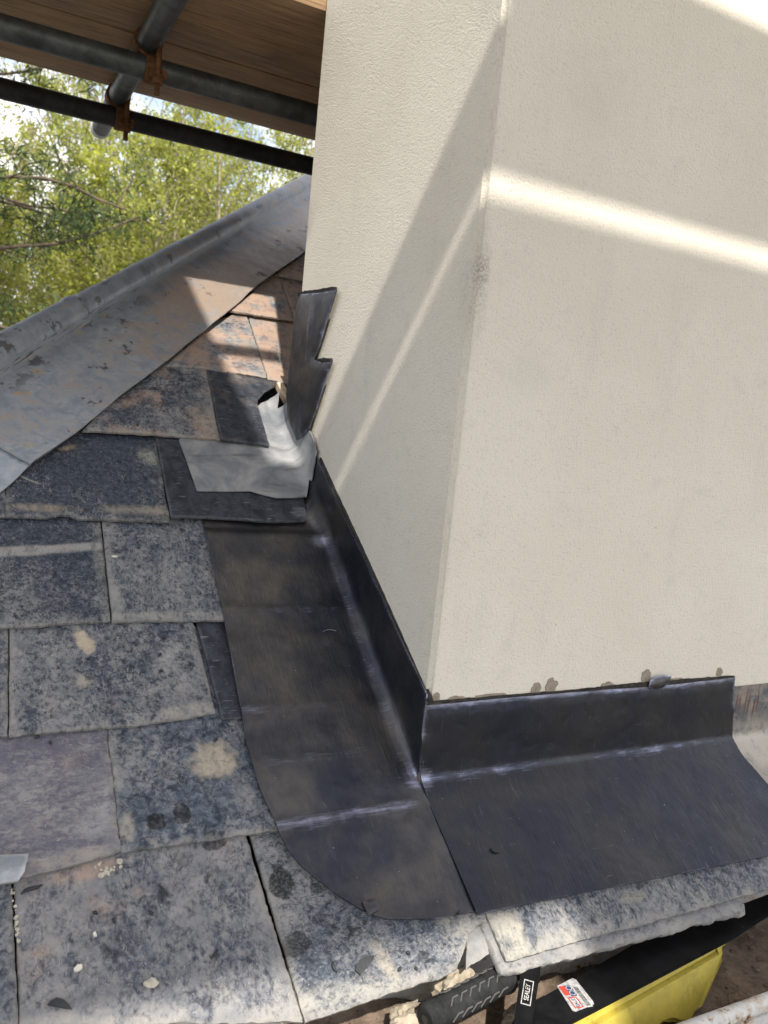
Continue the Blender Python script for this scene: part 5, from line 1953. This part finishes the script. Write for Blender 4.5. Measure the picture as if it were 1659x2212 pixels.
def bare_tree(seed, H, label, group, dens=3):
    rng = random.Random(seed)
    root = empty('budding_tree', (0, 0, 0), label, 'tree', group)
    mb2 = MB()
    lp = []

    def grow(p, d, L, r, depth):
        pts, rs2 = wand(rng, p, d, L, r, r * 0.6, 6, 0.15, 0.04)
        mb2.tube(pts, rs2, 7 if depth < 2 else 4, False)
        if depth >= 5:
            for s in range(dens):
                lp.append(pts[rng.randint(1, 6)] + Vector((rng.gauss(0, .06), rng.gauss(0, .06), rng.gauss(0, .06))))
            return
        for k in range(3 if depth < 3 else 2 + (rng.random() < .5)):
            i = 6 if k == 0 else rng.randint(3, 6)
            dd = (pts[i] - pts[i - 1]).normalized()
            a = Vector((rng.gauss(0, 1), rng.gauss(0, 1), rng.gauss(0.15, .7))).normalized()
            grow(pts[i], (dd + a * (0.45 if k == 0 else 0.95)).normalized(), L * rng.uniform(.62, .85), rs2[i] * (.85 if k == 0 else .62), depth + 1)
    grow(Vector((0, 0, 0)), Vector((0.04, 0, 1)), H * 0.34, 0.16, 0)
    local_build(mb2, 'trunk', M_BARK, root)
    leaf_mesh('crown', lp, 0.09, rng, M_BUD, root)
    return root


def pine(seed, H, label):
    rng = random.Random(seed)
    root = empty('pine_tree', (0, 0, 0), label, 'tree', None)
    mb2 = MB()
    pts, rs2 = wand(rng, Vector((0, 0, 0)), Vector((0, 0, 1)), H, 0.20, 0.05, 12, 0.03, 0.05)
    mb2.tube(pts, rs2, 9)
    tv = []
    for i in range(46):
        f = 0.45 + 0.53 * i / 46
        k = min(11, int(f * 12))
        p = pts[k].lerp(pts[k + 1], f * 12 - k)
        a = i * 2.4 + rng.uniform(-.4, .4)
        d = Vector((math.cos(a), math.sin(a), rng.uniform(-0.15, 0.35)))
        L = (3.4 * (1 - f) + 1.0) * rng.uniform(.7, 1.2)
        bp_, br = wand(rng, p, d, L, 0.05 * (1.15 - f), 0.01, 8, 0.14, 0.02)
        mb2.tube(bp_, br, 5, False)
        for q in range(11):
            kk = rng.randint(2, 7)
            p2 = bp_[kk].lerp(bp_[kk + 1], rng.random())
            d2 = Vector((rng.gauss(0, 1), rng.gauss(0, 1), rng.gauss(.1, .6)))
            tp, tr = wand(rng, p2, d2, rng.uniform(.25, .7), 0.010, 0.004, 4, 0.2)
            mb2.tube(tp, tr, 3, False)
            for s in range(3):
                c_ = tp[4 - s]
                for z in range(26):
                    tv.append(c_ + Vector((rng.gauss(0, .085), rng.gauss(0, .085), rng.gauss(0, .07))))
    local_build(mb2, 'trunk', M_BARK_P, root)
    leaf_mesh('crown', tv, 0.105, rng, M_NEEDLE, root, 0.16)
    return root


def place(o2, az, dist, rz, s):
    a = rad(az)
    o2.location = (CAM[0] + dist * math.sin(a), CAM[1] + dist * math.cos(a), ZG)
    o2.rotation_euler = (0, 0, rz)
    o2.scale = (s, s, s)


def dup(root):
    r = root.copy()
    COL.objects.link(r)
    for c_ in root.children:
        k = c_.copy()
        COL.objects.link(k)
        k.parent = r
    return r


G_B = 'young birches in spring leaf behind the hip'
L_B = 'slender young birch in fresh yellow green leaf in the thicket behind the hip'
protos = [birch(11, 10.5, 75, 0.066, M_LEAF, 28, 'birch_tree', L_B, 'tree', G_B),
          birch(12, 9.0, 80, 0.064, M_LEAF, 30, 'birch_tree', L_B, 'tree', G_B),
          birch(13, 11.5, 70, 0.062, M_LEAF2, 13, 'birch_tree', L_B, 'tree', G_B),
          birch(14, 8.0, 80, 0.066, M_LEAF2, 22, 'birch_tree', L_B, 'tree', G_B)]
rt = random.Random(4)
used = set()
spots = []
for az in np.arange(-7, 33, 1.45):
    spots.append((az + rt.uniform(-.7, .7), rt.uniform(11.0, 13.5), rt.uniform(.78, 1.0)))
for az in np.arange(-6, 32, 1.6):
    spots.append((az + rt.uniform(-1, 1), rt.uniform(14.5, 18.5), rt.uniform(.85, 1.12)))
for i, (az, ds, s) in enumerate(spots):
    k = rt.choice((0, 0, 1, 1, 2, 3))
    if az > 12 and ds > 14 and rt.random() < .35:
        continue
    o2 = protos[k] if k not in used else dup(protos[k])
    used.add(k)
    place(o2, az, ds, rt.uniform(0, 6.28), s)
for k in range(4):
    if k not in used:
        place(protos[k], 5 + 4 * k, 19, 0, 1)
G_O = 'tall budding trees standing behind the birches'
bt = [bare_tree(31, 17, 'tall tree with pale twisting branches and barely open buds behind the birches', G_O),
      bare_tree(36, 16, 'tall tree with pale twisting branches and barely open buds behind the birches', G_O)]
for i, (az, ds, s) in enumerate(((19, 19.5, 1.0), (14.5, 21, 0.95), (23.5, 20.5, 1.0), (9, 24, 1.0), (28, 22, 1.0), (3.5, 25, 1.05), (-3, 24, 1.0))):
    o2 = bt[i] if i < 2 else dup(bt[i % 2])
    place(o2, az, ds, 1.7 * i, s)
pt = pine(51, 12.5, 'dark grey green pine with reddish boughs at the far left')
place(pt, -3.2, 9.0, 2.2, 0.93)
